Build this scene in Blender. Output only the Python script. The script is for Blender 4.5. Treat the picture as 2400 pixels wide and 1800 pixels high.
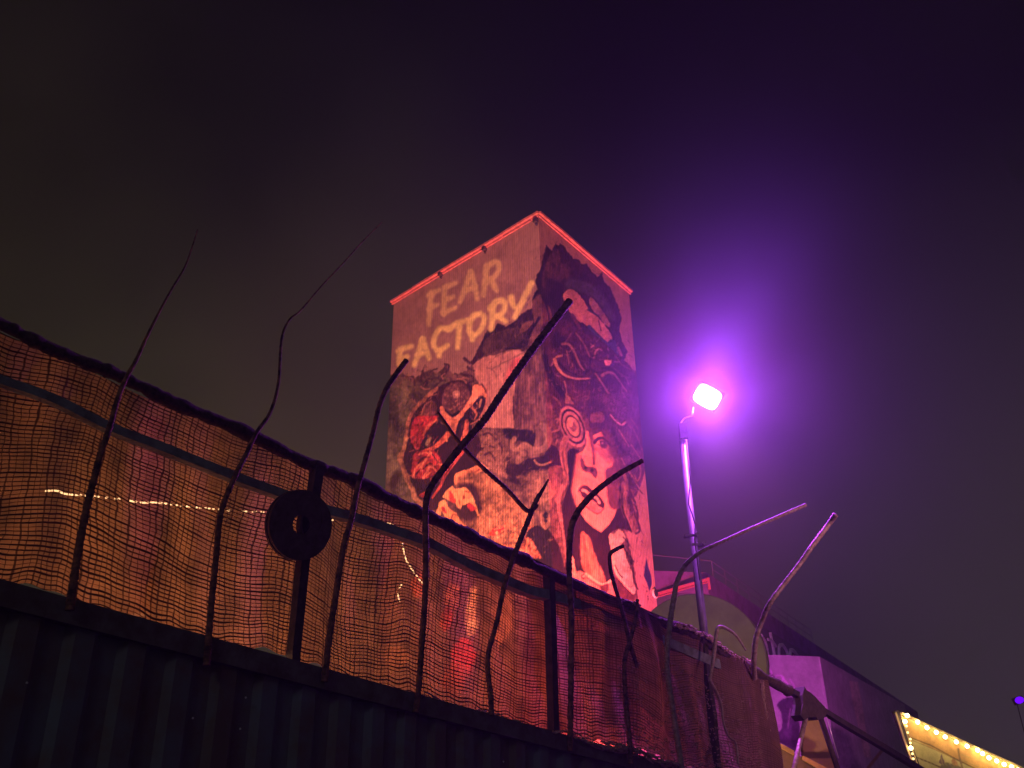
import bpy, bmesh, math, random
import numpy as np
from mathutils import Vector
R = math.radians
S = bpy.context.scene
for o in list(bpy.data.objects): bpy.data.objects.remove(o)
col = S.collection

# ------------------------------------------------------------ camera
F = 2150.0                                   # focal length in pixels of the 2400 px wide photograph
PITCH = math.atan(F / 4280.0); ROLL = math.atan(91 / 4279.0)
CAM = Vector((0, 0, 1.6))
r0 = Vector((1, 0, 0)); u0 = Vector((0, -math.sin(PITCH), math.cos(PITCH))); fw = Vector((0, math.cos(PITCH), math.sin(PITCH)))
cr = r0 * math.cos(ROLL) - u0 * math.sin(ROLL)
cu = r0 * math.sin(ROLL) + u0 * math.cos(ROLL)
cd = bpy.data.cameras.new('camera'); cam = bpy.data.objects.new('camera', cd); col.objects.link(cam)
cd.sensor_width = 36; cd.lens = F / 2400 * 36; cd.clip_end = 2000; cd.clip_start = .05
from mathutils import Matrix
M = Matrix((cr, cu, -fw)).transposed().to_4x4(); M.translation = CAM
cam.matrix_world = M
S.camera = cam
S.render.resolution_x = 1024; S.render.resolution_y = 768

# ------------------------------------------------------------ world: night sky, dim nishita + light-polluted cloud
w = bpy.data.worlds.new('World'); S.world = w; w.use_nodes = True
nt = w.node_tree; nt.nodes.clear(); N = nt.nodes.new; LK = nt.links.new
out = N('ShaderNodeOutputWorld'); bg = N('ShaderNodeBackground'); LK(bg.outputs[0], out.inputs[0])
tc = N('ShaderNodeTexCoord')
noi = N('ShaderNodeTexNoise'); noi.inputs['Scale'].default_value = 2.6; noi.inputs['Detail'].default_value = 4; LK(tc.outputs['Generated'], noi.inputs['Vector'])
sep = N('ShaderNodeSeparateXYZ'); LK(tc.outputs['Generated'], sep.inputs[0])
el = N('ShaderNodeValToRGB'); LK(sep.outputs['Z'], el.inputs[0])
e = el.color_ramp.elements
e[0].position = 0.0; e[0].color = (.034, .027, .021, 1)
e[1].position = .80; e[1].color = (.0032, .0022, .0032, 1)
x = e.new(.30); x.color = (.044, .034, .0155, 1)
x = e.new(.55); x.color = (.020, .0145, .008, 1)
nr = N('ShaderNodeMapRange'); LK(noi.outputs[0], nr.inputs[0]); nr.inputs[1].default_value = .3; nr.inputs[2].default_value = .75; nr.inputs[3].default_value = .4; nr.inputs[4].default_value = 1.2
mx = N('ShaderNodeMix'); mx.data_type = 'RGBA'; mx.blend_type = 'MULTIPLY'; mx.inputs[0].default_value = 1
dkz = N('ShaderNodeMapRange'); LK(sep.outputs['X'], dkz.inputs[0]); dkz.interpolation_type = 'SMOOTHSTEP'; dkz.inputs[1].default_value = -.16; dkz.inputs[2].default_value = .14; dkz.inputs[3].default_value = 1; dkz.inputs[4].default_value = .35
dm = N('ShaderNodeMix'); dm.data_type = 'RGBA'; dm.blend_type = 'MULTIPLY'; dm.inputs[0].default_value = 1; LK(el.outputs[0], dm.inputs[6]); LK(dkz.outputs[0], dm.inputs[7])
LK(dm.outputs[2], mx.inputs[6]); LK(nr.outputs[0], mx.inputs[7])
sky = N('ShaderNodeTexSky'); sky.sky_type = 'NISHITA'; sky.sun_disc = False; sky.sun_elevation = R(-4); sky.sun_rotation = R(200)
sc = N('ShaderNodeMix'); sc.data_type = 'RGBA'; sc.blend_type = 'ADD'; sc.inputs[0].default_value = .012
az = N('ShaderNodeMapRange'); LK(sep.outputs['X'], az.inputs[0]); az.inputs[1].default_value = .12; az.inputs[2].default_value = .6
lowz = N('ShaderNodeMapRange'); LK(sep.outputs['Z'], lowz.inputs[0]); lowz.inputs[1].default_value = .62; lowz.inputs[2].default_value = .05
pr = N('ShaderNodeMath'); pr.operation = 'MULTIPLY'; LK(az.outputs[0], pr.inputs[0]); LK(lowz.outputs[0], pr.inputs[1])
ad = N('ShaderNodeMix'); ad.data_type = 'RGBA'; ad.blend_type = 'ADD'; LK(pr.outputs[0], ad.inputs[0]); LK(mx.outputs[2], ad.inputs[6]); ad.inputs[7].default_value = (.044, .032, .042, 1)
LK(ad.outputs[2], sc.inputs[6]); LK(sky.outputs[0], sc.inputs[7]); LK(sc.outputs[2], bg.inputs[0]); bg.inputs[1].default_value = 1.0
S.view_settings.view_transform = 'Standard'; S.view_settings.look = 'None'; S.view_settings.exposure = 0; S.view_settings.gamma = 1

sl = bpy.data.lights.new('night_fill', 'SUN'); sl.energy = .09; sl.angle = R(12); sl.color = (.85, .88, 1); so = bpy.data.objects.new('night_fill', sl); col.objects.link(so); so.rotation_euler = Vector((.25, .85, -.4)).to_track_quat('-Z', 'Y').to_euler()  # dim unseen fill added to lift the container and rods
# ------------------------------------------------------------ pixel rays onto real planes
def ray(px, py): return (fw * F + cr * (px - 1200) + cu * (900 - py))
def pz(px, py, z):
    d = ray(px, py); return CAM + d * ((z - CAM.z) / d.z)
def py_(px, py, y):                                   # intersection with plane y = const
    d = ray(px, py); return CAM + d * (y / d.y)
def proj(P):
    v = Vector(P) - CAM; z = v.dot(fw); return 1200 + F * v.dot(cr) / z, 900 - F * v.dot(cu) / z
def depth(P): return (Vector(P) - CAM).dot(fw)
A0 = pz(740, 1562, 2.6)
hd = ray(3338, 2273); hd.z = 0; hd.normalize()        # along the fence
hn = Vector((hd.y, -hd.x, 0))                         # towards the camera
if hn.dot(CAM - A0) < 0: hn = -hn
def fp(px, py, off=0.0):
    d = ray(px, py); t = (A0 + hn * off - CAM).dot(hn) / d.dot(hn); return CAM + d * t
def sz(P): v = P - A0; return v.dot(hd), P.z
def at(s, z, off=0): P = A0 + hd * s + hn * off; P.z = z; return P

# ------------------------------------------------------------ helpers
def tag(o, label=None, cat=None, group=None, kind=None):
    if label: o['label'] = label
    if cat: o['category'] = cat
    if group: o['group'] = group
    if kind: o['kind'] = kind
    return o
def mat(name, base=(.5, .5, .5), rough=.7, metal=0, noise=0, nscale=8, bump=0, emit=None, estr=0, c2=None, spec=.4):
    m = bpy.data.materials.new(name); m.use_nodes = True; t = m.node_tree; b = t.nodes['Principled BSDF']
    b.inputs['Base Color'].default_value = (*base, 1); b.inputs['Roughness'].default_value = rough; b.inputs['Metallic'].default_value = metal
    b.inputs['Specular IOR Level'].default_value = spec
    if noise or c2:
        c = t.nodes.new('ShaderNodeTexCoord'); n = t.nodes.new('ShaderNodeTexNoise'); n.inputs['Scale'].default_value = nscale; n.inputs['Detail'].default_value = 6; n.inputs['Roughness'].default_value = .65
        t.links.new(c.outputs['Object'], n.inputs['Vector'])
        r = t.nodes.new('ShaderNodeValToRGB'); t.links.new(n.outputs[0], r.inputs[0])
        a = c2 if c2 else tuple(v * (1 - noise) for v in base)
        r.color_ramp.elements[0].position = .38; r.color_ramp.elements[0].color = (*a, 1)
        r.color_ramp.elements[1].position = .62; r.color_ramp.elements[1].color = (*base, 1)
        t.links.new(r.outputs[0], b.inputs['Base Color'])
        if bump:
            bp = t.nodes.new('ShaderNodeBump'); bp.inputs['Strength'].default_value = bump; bp.inputs['Distance'].default_value = .01
            t.links.new(n.outputs[0], bp.inputs['Height']); t.links.new(bp.outputs[0], b.inputs['Normal'])
    if emit:
        b.inputs['Emission Color'].default_value = (*emit, 1); b.inputs['Emission Strength'].default_value = estr
    return m
def link(name, verts, faces, m, parent=None, smooth=False):
    me = bpy.data.meshes.new(name); me.from_pydata([tuple(v) for v in verts], [], faces); me.update()
    o = bpy.data.objects.new(name, me); col.objects.link(o); me.materials.append(m)
    if smooth: me.shade_smooth()
    if parent:
        o.parent = parent; o.matrix_parent_inverse = Matrix.Translation(-Vector(parent.location))
    return o
def empty(name, loc, *a, **k):
    o = bpy.data.objects.new(name, None); col.objects.link(o); o.location = loc; o.empty_display_size = .2; tag(o, *a, **k); return o
class MB:
    def __init__(s): s.v = []; s.f = []
    def sweep(s, pts, rad, n=8, up=Vector((0, 0, 1)), phase=0, flat=1.0, caps=True):
        pts = [Vector(p) for p in pts]; k = len(pts)
        if not hasattr(rad, '__len__'): rad = [rad] * k
        b0 = len(s.v); pr = None
        for i, p in enumerate(pts):
            t = (pts[min(i + 1, k - 1)] - pts[max(i - 1, 0)]).normalized()
            if pr is None:
                a = up if abs(t.dot(up)) < .95 else Vector((1, 0, 0))
                sd = t.cross(a).normalized()
            else: sd = (pr - t * pr.dot(t)).normalized()
            pr = sd; uu = sd.cross(t).normalized()
            for j in range(n):
                a = 2 * math.pi * j / n + phase
                s.v.append(p + sd * math.cos(a) * rad[i] * flat + uu * math.sin(a) * rad[i])
        for i in range(k - 1):
            for j in range(n):
                a = b0 + i * n + j; b = b0 + i * n + (j + 1) % n; s.f.append((a, b, b + n, a + n))
        if caps:
            s.f.append(tuple(b0 + j for j in reversed(range(n)))); s.f.append(tuple(b0 + (k - 1) * n + j for j in range(n)))
        return s
    def box(s, c, ex, ey, ez, hx, hy, hz):
        c = Vector(c); b = len(s.v)
        for i in (-1, 1):
            for j in (-1, 1):
                for k in (-1, 1): s.v.append(c + ex * hx * i + ey * hy * j + ez * hz * k)
        for f in ((0, 1, 3, 2), (4, 6, 7, 5), (0, 4, 5, 1), (2, 3, 7, 6), (0, 2, 6, 4), (1, 5, 7, 3)): s.f.append(tuple(b + q for q in f))
        return s
    def prism(s, base, z0, z1):
        b = len(s.v); n = len(base)
        for p in base: s.v.append(Vector((p[0], p[1], z0)))
        for p in base: s.v.append(Vector((p[0], p[1], z1)))
        for i in range(n): j = (i + 1) % n; s.f.append((b + i, b + j, b + n + j, b + n + i))
        s.f.append(tuple(b + i for i in reversed(range(n)))); s.f.append(tuple(b + n + i for i in range(n)))
        return s
    def quadthick(s, q, n, t):
        b = len(s.v); n = n.normalized(); k = len(q)
        for p in q: s.v.append(Vector(p))
        for p in q: s.v.append(Vector(p) + n * t)
        s.f.append(tuple(b + i for i in range(k))); s.f.append(tuple(b + k + i for i in reversed(range(k))))
        for i in range(k): j = (i + 1) % k; s.f.append((b + j, b + i, b + k + i, b + k + j))
        return s
    def go(s, name, m, parent=None, smooth=False): 
        o = link(name, s.v, s.f, m, parent, smooth)
        bm = bmesh.new(); bm.from_mesh(o.data); bmesh.ops.recalc_face_normals(bm, faces=bm.faces); bm.to_mesh(o.data); bm.free()
        return o
def cr_spline(pts, sub=8, closed=False):
    P = [np.array(p, float) for p in pts]; n = len(P); o = []
    rng = range(n if closed else n - 1)
    for i in rng:
        if closed: a, b, c, d = P[(i - 1) % n], P[i], P[(i + 1) % n], P[(i + 2) % n]
        else: a, b, c, d = P[max(i - 1, 0)], P[i], P[i + 1], P[min(i + 2, n - 1)]
        for k in range(sub):
            t = k / sub
            o.append(.5 * ((2 * b) + (-a + c) * t + (2 * a - 5 * b + 4 * c - d) * t * t + (-a + 3 * b - 3 * c + d) * t ** 3))
    if not closed: o.append(P[-1])
    return o

# ------------------------------------------------------------ painter: rasterises brushed shapes into a colour canvas
rs = np.random.RandomState(7)
def vnoise(h, w, sx, sy, seed):
    r = np.random.RandomState(seed); gh, gw = int(h / sy) + 3, int(w / sx) + 3; g = r.rand(gh, gw)
    yy = np.arange(h) / sy; xx = np.arange(w) / sx; y0 = yy.astype(int); x0 = xx.astype(int)
    fy = (yy - y0)[:, None]; fx = (xx - x0)[None]; fy = fy * fy * (3 - 2 * fy); fx = fx * fx * (3 - 2 * fx)
    a = g[y0][:, x0]; b = g[y0][:, x0 + 1]; c = g[y0 + 1][:, x0]; d = g[y0 + 1][:, x0 + 1]
    return (a * (1 - fx) + b * fx) * (1 - fy) + (c * (1 - fx) + d * fx) * fy
class Canvas:
    def __init__(s, x0, y0, x1, y1, base):
        s.x0, s.y0 = x0, y0; s.w, s.h = x1 - x0, y1 - y0
        s.img = np.ones((s.h, s.w, 3)) * np.array(base)
        s.nf = (vnoise(s.h, s.w, 3, 3, 1) + vnoise(s.h, s.w, 7, 7, 2) + vnoise(s.h, s.w, 16, 16, 3)) / 3 - .5
        s.nc = vnoise(s.h, s.w, 22, 30, 4) - .5
        s.ns = vnoise(s.h, s.w, 4, 26, 5) - .5
        s.rough = (vnoise(s.h, s.w, 4, 4, 6) + vnoise(s.h, s.w, 9, 9, 8)) - 1
    def _box(s, P, pad):
        P = np.array(P); a = int(max(0, P[:, 0].min() - pad - s.x0)); b = int(min(s.w, P[:, 0].max() + pad + 1 - s.x0))
        c = int(max(0, P[:, 1].min() - pad - s.y0)); d = int(min(s.h, P[:, 1].max() + pad + 1 - s.y0))
        if a >= b or c >= d: return None
        yy, xx = np.mgrid[c:d, a:b]; return a, b, c, d, xx + s.x0 + .5, yy + s.y0 + .5
    def _mix(s, B, cov, colr, noise, streak):
        a, b, c, d, _, _ = B
        cc = np.array(colr)[None, None] * np.ones((d - c, b - a, 3))
        if noise: cc = cc * (1 + noise * (2.6 * s.nf + 1.2 * s.nc)[c:d, a:b, None])
        if streak: cc = cc * (1 + streak * 1.6 * s.ns[c:d, a:b, None])
        cov = cov[..., None]; s.img[c:d, a:b] = s.img[c:d, a:b] * (1 - cov) + np.clip(cc, .004, 1) * cov
    def _dist(s, P, xx, yy, closed):
        D = np.full(xx.shape, 1e9); T = np.zeros(xx.shape); n = len(P); m = n if closed else n - 1
        for i in range(m):
            ax, ay = P[i]; bx, by = P[(i + 1) % n]; ex, ey = bx - ax, by - ay; L = ex * ex + ey * ey + 1e-9
            t = np.clip(((xx - ax) * ex + (yy - ay) * ey) / L, 0, 1)
            dd = (xx - ax - t * ex) ** 2 + (yy - ay - t * ey) ** 2; k = dd < D; D = np.where(k, dd, D); T = np.where(k, (i + t) / m, T)
        return np.sqrt(D), T
    def poly(s, P, colr, soft=1.5, rough=1.0, noise=.35, alpha=1, smooth=True, streak=0):
        if smooth: P = cr_spline(P, 4, True)
        B = s._box(P, 6)
        if not B: return
        a, b, c, d, xx, yy = B; D, _ = s._dist(P, xx, yy, True)
        ins = np.zeros(xx.shape, bool); n = len(P)
        for i in range(n):
            ax, ay = P[i]; bx, by = P[(i + 1) % n]
            if ay == by: continue
            k = ((ay > yy) != (by > yy)) & (xx < (bx - ax) * (yy - ay) / (by - ay) + ax); ins ^= k
        sd = np.where(ins, D, -D) + rough * 2 * s.rough[c:d, a:b]
        s._mix(B, np.clip(.5 + sd / soft, 0, 1) * alpha, colr, noise, streak)
    def stroke(s, P, wd, colr, w2=None, soft=1.5, rough=.4, noise=.25, alpha=1, streak=0, smooth=True):
        if smooth and len(P) > 2: P = cr_spline(P, 5)
        B = s._box(P, wd + 4)
        if not B: return
        a, b, c, d, xx, yy = B; D, T = s._dist(P, xx, yy, False); w2 = wd if w2 is None else w2
        sd = (wd + (w2 - wd) * T) / 2 - D + rough * 1.6 * s.rough[c:d, a:b]
        s._mix(B, np.clip(.5 + sd / soft, 0, 1) * alpha, colr, noise, streak)
    def ell(s, cx, cy, rx, ry, rot, colr, **k):
        a = R(rot); P = [(cx + rx * math.cos(t) * math.cos(a) - ry * math.sin(t) * math.sin(a), cy + rx * math.cos(t) * math.sin(a) + ry * math.sin(t) * math.cos(a)) for t in np.linspace(0, 2 * math.pi, 20, endpoint=False)]
        s.poly(P, colr, smooth=False, **k)
    def sample(s, px, py):
        x = np.clip(px - s.x0 - .5, 0, s.w - 1.001); y = np.clip(py - s.y0 - .5, 0, s.h - 1.001)
        x0 = x.astype(int); y0 = y.astype(int); fx = (x - x0)[:, None]; fy = (y - y0)[:, None]; I = s.img
        return (I[y0, x0] * (1 - fx) + I[y0, x0 + 1] * fx) * (1 - fy) + (I[y0 + 1, x0] * (1 - fx) + I[y0 + 1, x0 + 1] * fx) * fy
FR = {'A': (880, 480, 3.253), 'B': (880, 900, 3.253), '1': (900, 820, 6.506), '2': (900, 1000, 6.506), '3': (1220, 700, 6.506),
      '4': (1220, 920, 6.506), '5': (1220, 1140, 6.506), '6': (1140, 540, 6.506), 'S': (0, 0, 1), 'H': (1760, 1560, 6.9125), 'J': (2080, 1560, 6.9125)}
def q(fr, *p):
    ox, oy, k = FR[fr]; return [(ox + x / k, oy + y / k) for x, y in p]
def painted_mat(name, ridge=0, axis=None, rough=.6):
    m = bpy.data.materials.new(name); m.use_nodes = True; t = m.node_tree; b = t.nodes['Principled BSDF']; b.inputs['Roughness'].default_value = rough
    b.inputs['Specular IOR Level'].default_value = .15
    a = t.nodes.new('ShaderNodeAttribute'); a.attribute_name = 'paint'
    tc = t.nodes.new('ShaderNodeTexCoord'); n = t.nodes.new('ShaderNodeTexNoise'); n.inputs['Scale'].default_value = 3.2; n.inputs['Detail'].default_value = 8; n.inputs['Roughness'].default_value = .75
    t.links.new(tc.outputs['Object'], n.inputs[0])
    mr = t.nodes.new('ShaderNodeMapRange'); mr.inputs[1].default_value = .3; mr.inputs[2].default_value = .7; mr.inputs[3].default_value = .72; mr.inputs[4].default_value = 1.18; t.links.new(n.outputs[0], mr.inputs[0])
    mx = t.nodes.new('ShaderNodeMix'); mx.data_type = 'RGBA'; mx.blend_type = 'MULTIPLY'; mx.inputs[0].default_value = 1
    t.links.new(a.outputs['Color'], mx.inputs[6]); t.links.new(mr.outputs[0], mx.inputs[7]); t.links.new(mx.outputs[2], b.inputs['Base Color'])
    if ridge:
        d = t.nodes.new('ShaderNodeVectorMath'); d.operation = 'DOT_PRODUCT'; d.inputs[1].default_value = axis; t.links.new(tc.outputs['Object'], d.inputs[0])
        w_ = t.nodes.new('ShaderNodeMath'); w_.operation = 'MULTIPLY'; w_.inputs[1].default_value = 2 * math.pi / ridge; t.links.new(d.outputs['Value'], w_.inputs[0])
        sn = t.nodes.new('ShaderNodeMath'); sn.operation = 'SINE'; t.links.new(w_.outputs[0], sn.inputs[0])
        bp = t.nodes.new('ShaderNodeBump'); bp.inputs['Strength'].default_value = .3; bp.inputs['Distance'].default_value = .02
        t.links.new(sn.outputs[0], bp.inputs['Height']); t.links.new(bp.outputs[0], b.inputs['Normal'])
    return m
def painted_wall(name, P00, P10, P11, P01, nu, vs, cv, m, parent, outward):
    """dense quad wall; vs = list of fractions from bottom (0) to top (1); colour attribute = paint"""
    u = np.linspace(0, 1, nu)[None, :, None]; v = np.array(vs)[:, None, None]
    a, b, c, d = (np.array(x)[None, None] for x in (P00, P10, P11, P01))
    V = (a * (1 - u) + b * u) * (1 - v) + (d * (1 - u) + c * u) * v; V = V.reshape(-1, 3); nv = len(vs)
    i = np.arange((nv - 1))[:, None] * nu + np.arange(nu - 1)[None]; i = i.reshape(-1)
    Fc = np.stack([i, i + 1, i + 1 + nu, i + nu], 1)
    n = np.cross(np.array(P10) - np.array(P00), np.array(P01) - np.array(P00))
    if n.dot(np.array(outward)) < 0: Fc = Fc[:, ::-1]
    me = bpy.data.meshes.new(name); me.from_pydata(V.tolist(), [], Fc.tolist())
    W = V - np.array(CAM); z = W @ np.array(fw); px = 1200 + F * (W @ np.array(cr)) / z; py = 900 - F * (W @ np.array(cu)) / z
    C = np.ones((len(V), 4), np.float32); C[:, :3] = cv.sample(px, py)
    at_ = me.color_attributes.new('paint', 'FLOAT_COLOR', 'POINT'); at_.data.foreach_set('color', C.ravel())
    me.materials.append(m); o = bpy.data.objects.new(name, me); col.objects.link(o)
    if parent: o.parent = parent; o.matrix_parent_inverse = Matrix.Translation(-Vector(parent.location))
    return o

# ------------------------------------------------------------ ground
g = mat('asphalt', (.05, .048, .045), .9, noise=.4, nscale=3, bump=.3)
tag(link('ground', [(-300, -60, 0), (300, -60, 0), (300, 500, 0), (-300, 500, 0)], [(0, 1, 2, 3)], g), kind='structure')

# ------------------------------------------------------------ the mural
W0 = (.47, .29, .25); W2 = (.62, .33, .28)
DK = (.045, .018, .035); MD = (.15, .075, .085); TX = (.22, .12, .105); SK = (.95, .43, .30); RD = (.55, .085, .08); TAN = (.42, .24, .19); OR = (.90, .42, .22); BL = (.09, .11, .19)
cv = Canvas(860, 470, 1570, 1760, W0)
P, K, E = cv.poly, cv.stroke, cv.ell
def mix(a, b, t): return tuple(x * (1 - t) + y * t for x, y in zip(a, b))
cv.img *= (1 + .18 * cv.nc + .12 * cv.ns)[..., None]
# lower body of the picture
P(q('A', (60, 1350), (160, 1310), (210, 1280), (280, 1330), (350, 1290), (420, 1250), (470, 1290), (540, 1215), (600, 1300), (700, 1260), (760, 1170), (800, 1060), (850, 960), (905, 950), (925, 908), (955, 903), (1000, 930), (1060, 885), (1110, 830), (1150, 800), (1200, 790), (1600, 900), (1880, 1190), (1990, 1270), (2030, 1640), (2040, 2000)) + q('B', (2010, 640), (1985, 720), (1960, 850), (2000, 1000), (2005, 1110), (1900, 1130), (1930, 1200), (1975, 1400), (1995, 1560), (2010, 1760), (2030, 2700), (0, 2700)), TX, smooth=False, noise=.55, streak=.3)
# plain salmon patch between the two figures
P(q('S', (1108, 858), (1120, 845), (1140, 836), (1175, 828), (1215, 818), (1240, 835), (1230, 866), (1207, 912), (1205, 1003), (1132, 1001), (1121, 984), (1140, 943), (1142, 920), (1127, 903), (1113, 885)), W2, smooth=False, noise=.15, streak=.2)
K(q('S', (1212, 850), (1196, 880), (1186, 910)), 26, (.75, .18, .2), 8, soft=12, alpha=.7)
K(q('A', (910, 1160), (1110, 1075)), 3, TAN); K(q('A', (890, 1250), (1150, 1115)), 3, TAN); K(q('A', (1020, 1130), (1060, 1250)), 2, TAN, alpha=.7); K(q('A', (850, 1240), (900, 1265), (920, 1310)), 3, MD, alpha=.6)
# jagged dark peak
P(q('A', (1302, 305), (1318, 325), (1345, 345), (1375, 300), (1398, 322), (1412, 298), (1450, 330), (1480, 375), (1510, 410), (1548, 412), (1568, 450), (1610, 448), (1650, 510), (1690, 548), (1728, 525), (1742, 585), (1790, 630), (1830, 720), (1862, 800), (1875, 860), (1862, 960), (1880, 1040), (1922, 1120), (1912, 1152), (1890, 1190), (1800, 1150), (1500, 960), (1300, 1000), (1100, 1100), (900, 1100), (780, 1180), (735, 1210), (790, 1080), (825, 1000), (850, 955), (905, 950), (925, 908), (955, 903), (1000, 930), (1060, 885), (1110, 830), (1200, 790), (1195, 700), (1235, 640), (1215, 590), (1240, 520), (1262, 480), (1282, 380)), (.075, .04, .06), smooth=False, rough=1.3, noise=.5)
P(q('A', (1330, 380), (1390, 340), (1420, 440), (1480, 470), (1485, 575), (1440, 560), (1400, 590), (1330, 560), (1290, 640), (1270, 560)), (.17, .095, .10), noise=.5, streak=.5, alpha=.8)
P(q('A', (880, 990), (960, 960), (1100, 940), (1120, 1040), (940, 1110), (830, 1140), (820, 1060)), (.16, .09, .085), noise=.6, alpha=.8)
P(q('A', (1205, 720), (1250, 680), (1290, 735), (1335, 800), (1345, 900), (1270, 1000), (1220, 1080), (1160, 1080), (1200, 960), (1210, 880), (1195, 800)), (.24, .12, .11), noise=.4)
P(q('A', (1100, 960), (1130, 905), (1200, 880), (1180, 930), (1120, 980)), (.30, .15, .12))
K(q('A', (1270, 700), (1310, 790), (1330, 900)), 5, DK, 2); K(q('A', (1250, 860), (1190, 960), (1170, 1010)), 7, DK, 2)
P(q('A', (1340, 640), (1420, 600), (1430, 740), (1380, 800), (1340, 760)), DK)
K(q('A', (1500, 610), (1620, 640), (1720, 720), (1800, 860)), 30, (.17, .16, .24), 16, soft=8, alpha=.65)
P(q('A', (1430, 690), (1470, 645), (1520, 655), (1580, 720), (1630, 800), (1690, 850), (1750, 920), (1800, 1000), (1795, 1050), (1750, 1040), (1700, 990), (1650, 945), (1590, 905), (1550, 890), (1510, 850), (1470, 800), (1440, 750)), (.55, .29, .25), noise=.25)
P(q('A', (1635, 700), (1680, 740), (1740, 820), (1790, 910), (1770, 930), (1700, 850), (1640, 780)), (.42, .25, .24))
K(q('A', (1620, 800), (1700, 850)), 4, BL); K(q('A', (1630, 930), (1690, 990), (1770, 1060)), 9, BL, 5); P(q('A', (1765, 1050), (1820, 1030), (1855, 1120), (1840, 1150), (1790, 1110)), BL)
K(q('A', (1500, 840), (1530, 890), (1560, 940)), 8, (.2, .09, .10)); K(q('A', (1700, 880), (1720, 960)), 2.5, MD); K(q('A', (1850, 1090), (1875, 1145)), 6, (.4, .2, .2))
# snakes of the headdress
P(q('3', (350, 380), (700, 330), (900, 480), (1250, 660), (1500, 880), (1720, 1110), (1800, 1659), (300, 1659), (380, 1000), (300, 700)), (.125, .055, .085), noise=.45)
P(q('A', (1090, 1250), (1200, 1150), (1290, 1180), (1320, 1400), (1340, 1659), (1060, 1659)), (.23, .12, .115), noise=.45, streak=.5)
K(q('3', (370, 880), (430, 1100), (530, 1300), (640, 1450)), 14, DK, soft=4); K(q('3', (560, 560), (540, 700), (640, 620)), 16, DK, soft=5, alpha=.7)
for pts, w1, w2, c in (([(640, 690), (720, 690), (790, 760), (850, 880), (900, 1000), (970, 1095)], 6, 4, TAN), ([(700, 790), (725, 900), (740, 1010)], 3.5, 2, mix(TAN, MD, .4)),
        ([(520, 930), (560, 1040), (640, 1140), (760, 1200), (900, 1222), (1060, 1215)], 8, 3, (.58, .34, .26)), ([(630, 870), (550, 890), (510, 950), (480, 1010)], 6, 2, TAN),
        ([(850, 530), (960, 680), (1020, 800), (1055, 890)], 4, 2.5, mix(TAN, MD, .35)), ([(1080, 740), (1140, 690)], 4, 2, TAN), ([(1120, 900), (1150, 800), (1200, 765), (1240, 790)], 4.5, 3, TAN),
        ([(1245, 1170), (1330, 1125), (1430, 1150), (1520, 1270), (1620, 1420)], 7, 3, mix(TAN, MD, .15)), ([(1130, 1120), (1250, 1300), (1340, 1440), (1430, 1545), (1490, 1540), (1505, 1470)], 3.5, 5, TAN),
        ([(670, 1260), (690, 1340), (705, 1450)], 4, 2, TAN), ([(1440, 860), (1540, 1000), (1680, 1080)], 3, 2, mix(TAN, MD, .5)), ([(1480, 1120), (1600, 1200), (1660, 1330)], 3, 2, mix(TAN, MD, .5)),
        ([(900, 1550), (980, 1490), (1040, 1480), (1050, 1400)], 3, 1.5, mix(TAN, MD, .4)), ([(500, 1500), (580, 1560), (620, 1640)], 3, 2, mix(TAN, MD, .4)), ([(780, 520), (700, 640), (640, 690)], 3, 2, mix(TAN, MD, .6))):
    K(q('3', *pts), w1, c, w2, rough=.3)
P(q('3', (1280, 945), (1390, 940), (1360, 1010), (1300, 1020)), (.7, .36, .28)); P(q('3', (1400, 1520), (1490, 1520), (1490, 1590), (1430, 1580)), (.7, .4, .35))
P(q('4', (680, 20), (740, 60), (820, 180), (760, 170), (690, 140)), TAN)
for pts, wd in (([(1060, 900), (1080, 1100), (1250, 1120)], 5), ([(1060, 960), (1100, 880), (1180, 860)], 4), ([(980, 1120), (1060, 1080), (1130, 1100)], 6), ([(1250, 1060), (1400, 1080), (1500, 1200)], 6), ([(760, 830), (830, 960), (900, 1100)], 5), ([(600, 980), (700, 1100), (860, 1160)], 6)):
    K(q('3', *pts), wd, DK, wd * .5, soft=2.5)
# hair mass right of the face and forehead
P(q('4', (850, 100), (1800, 60), (1930, 900), (1900, 1200), (1700, 1659), (1380, 1659), (1480, 1100), (1380, 900), (1250, 600), (1050, 600), (980, 300)), (.16, .08, .125), noise=.45)
P(q('4', (1085, 320), (1240, 300), (1270, 440), (1080, 460)), (.36, .19, .2))
for pts, w1, w2, c in (([(1370, 340), (1450, 430), (1540, 490), (1600, 450)], 3, 5, (.62, .36, .33)), ([(1500, 570), (1600, 730), (1650, 820)], 3.5, 2, TAN), ([(1690, 800), (1760, 900), (1830, 1010)], 3.5, 2, TAN),
        ([(1720, 560), (1800, 720), (1850, 870)], 4, 2, mix(TAN, MD, .3)), ([(1650, 1200), (1730, 1320), (1840, 1520)], 4, 2, TAN), ([(1820, 1110), (1830, 1250), (1780, 1350), (1740, 1260)], 4, 2, TAN),
        ([(1680, 400), (1760, 500), (1790, 560)], 3, 2, mix(TAN, MD, .4)), ([(1480, 830), (1510, 800)], 3, 3, TAN), ([(1540, 1000), (1600, 1120)], 3, 2, TAN), ([(1560, 1200), (1620, 1400), (1570, 1659)], 7, 9, mix(TAN, MD, .2))):
    K(q('4', *pts), w1, c, w2, rough=.3)
K(q('4', (1460, 1150), (1500, 1400), (1500, 1650)), 8, DK); K(q('4', (1400, 560), (1480, 760), (1560, 900)), 8, DK, soft=4, alpha=.7); K(q('4', (1650, 900), (1700, 1050), (1640, 1100)), 6, DK, alpha=.7)
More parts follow.
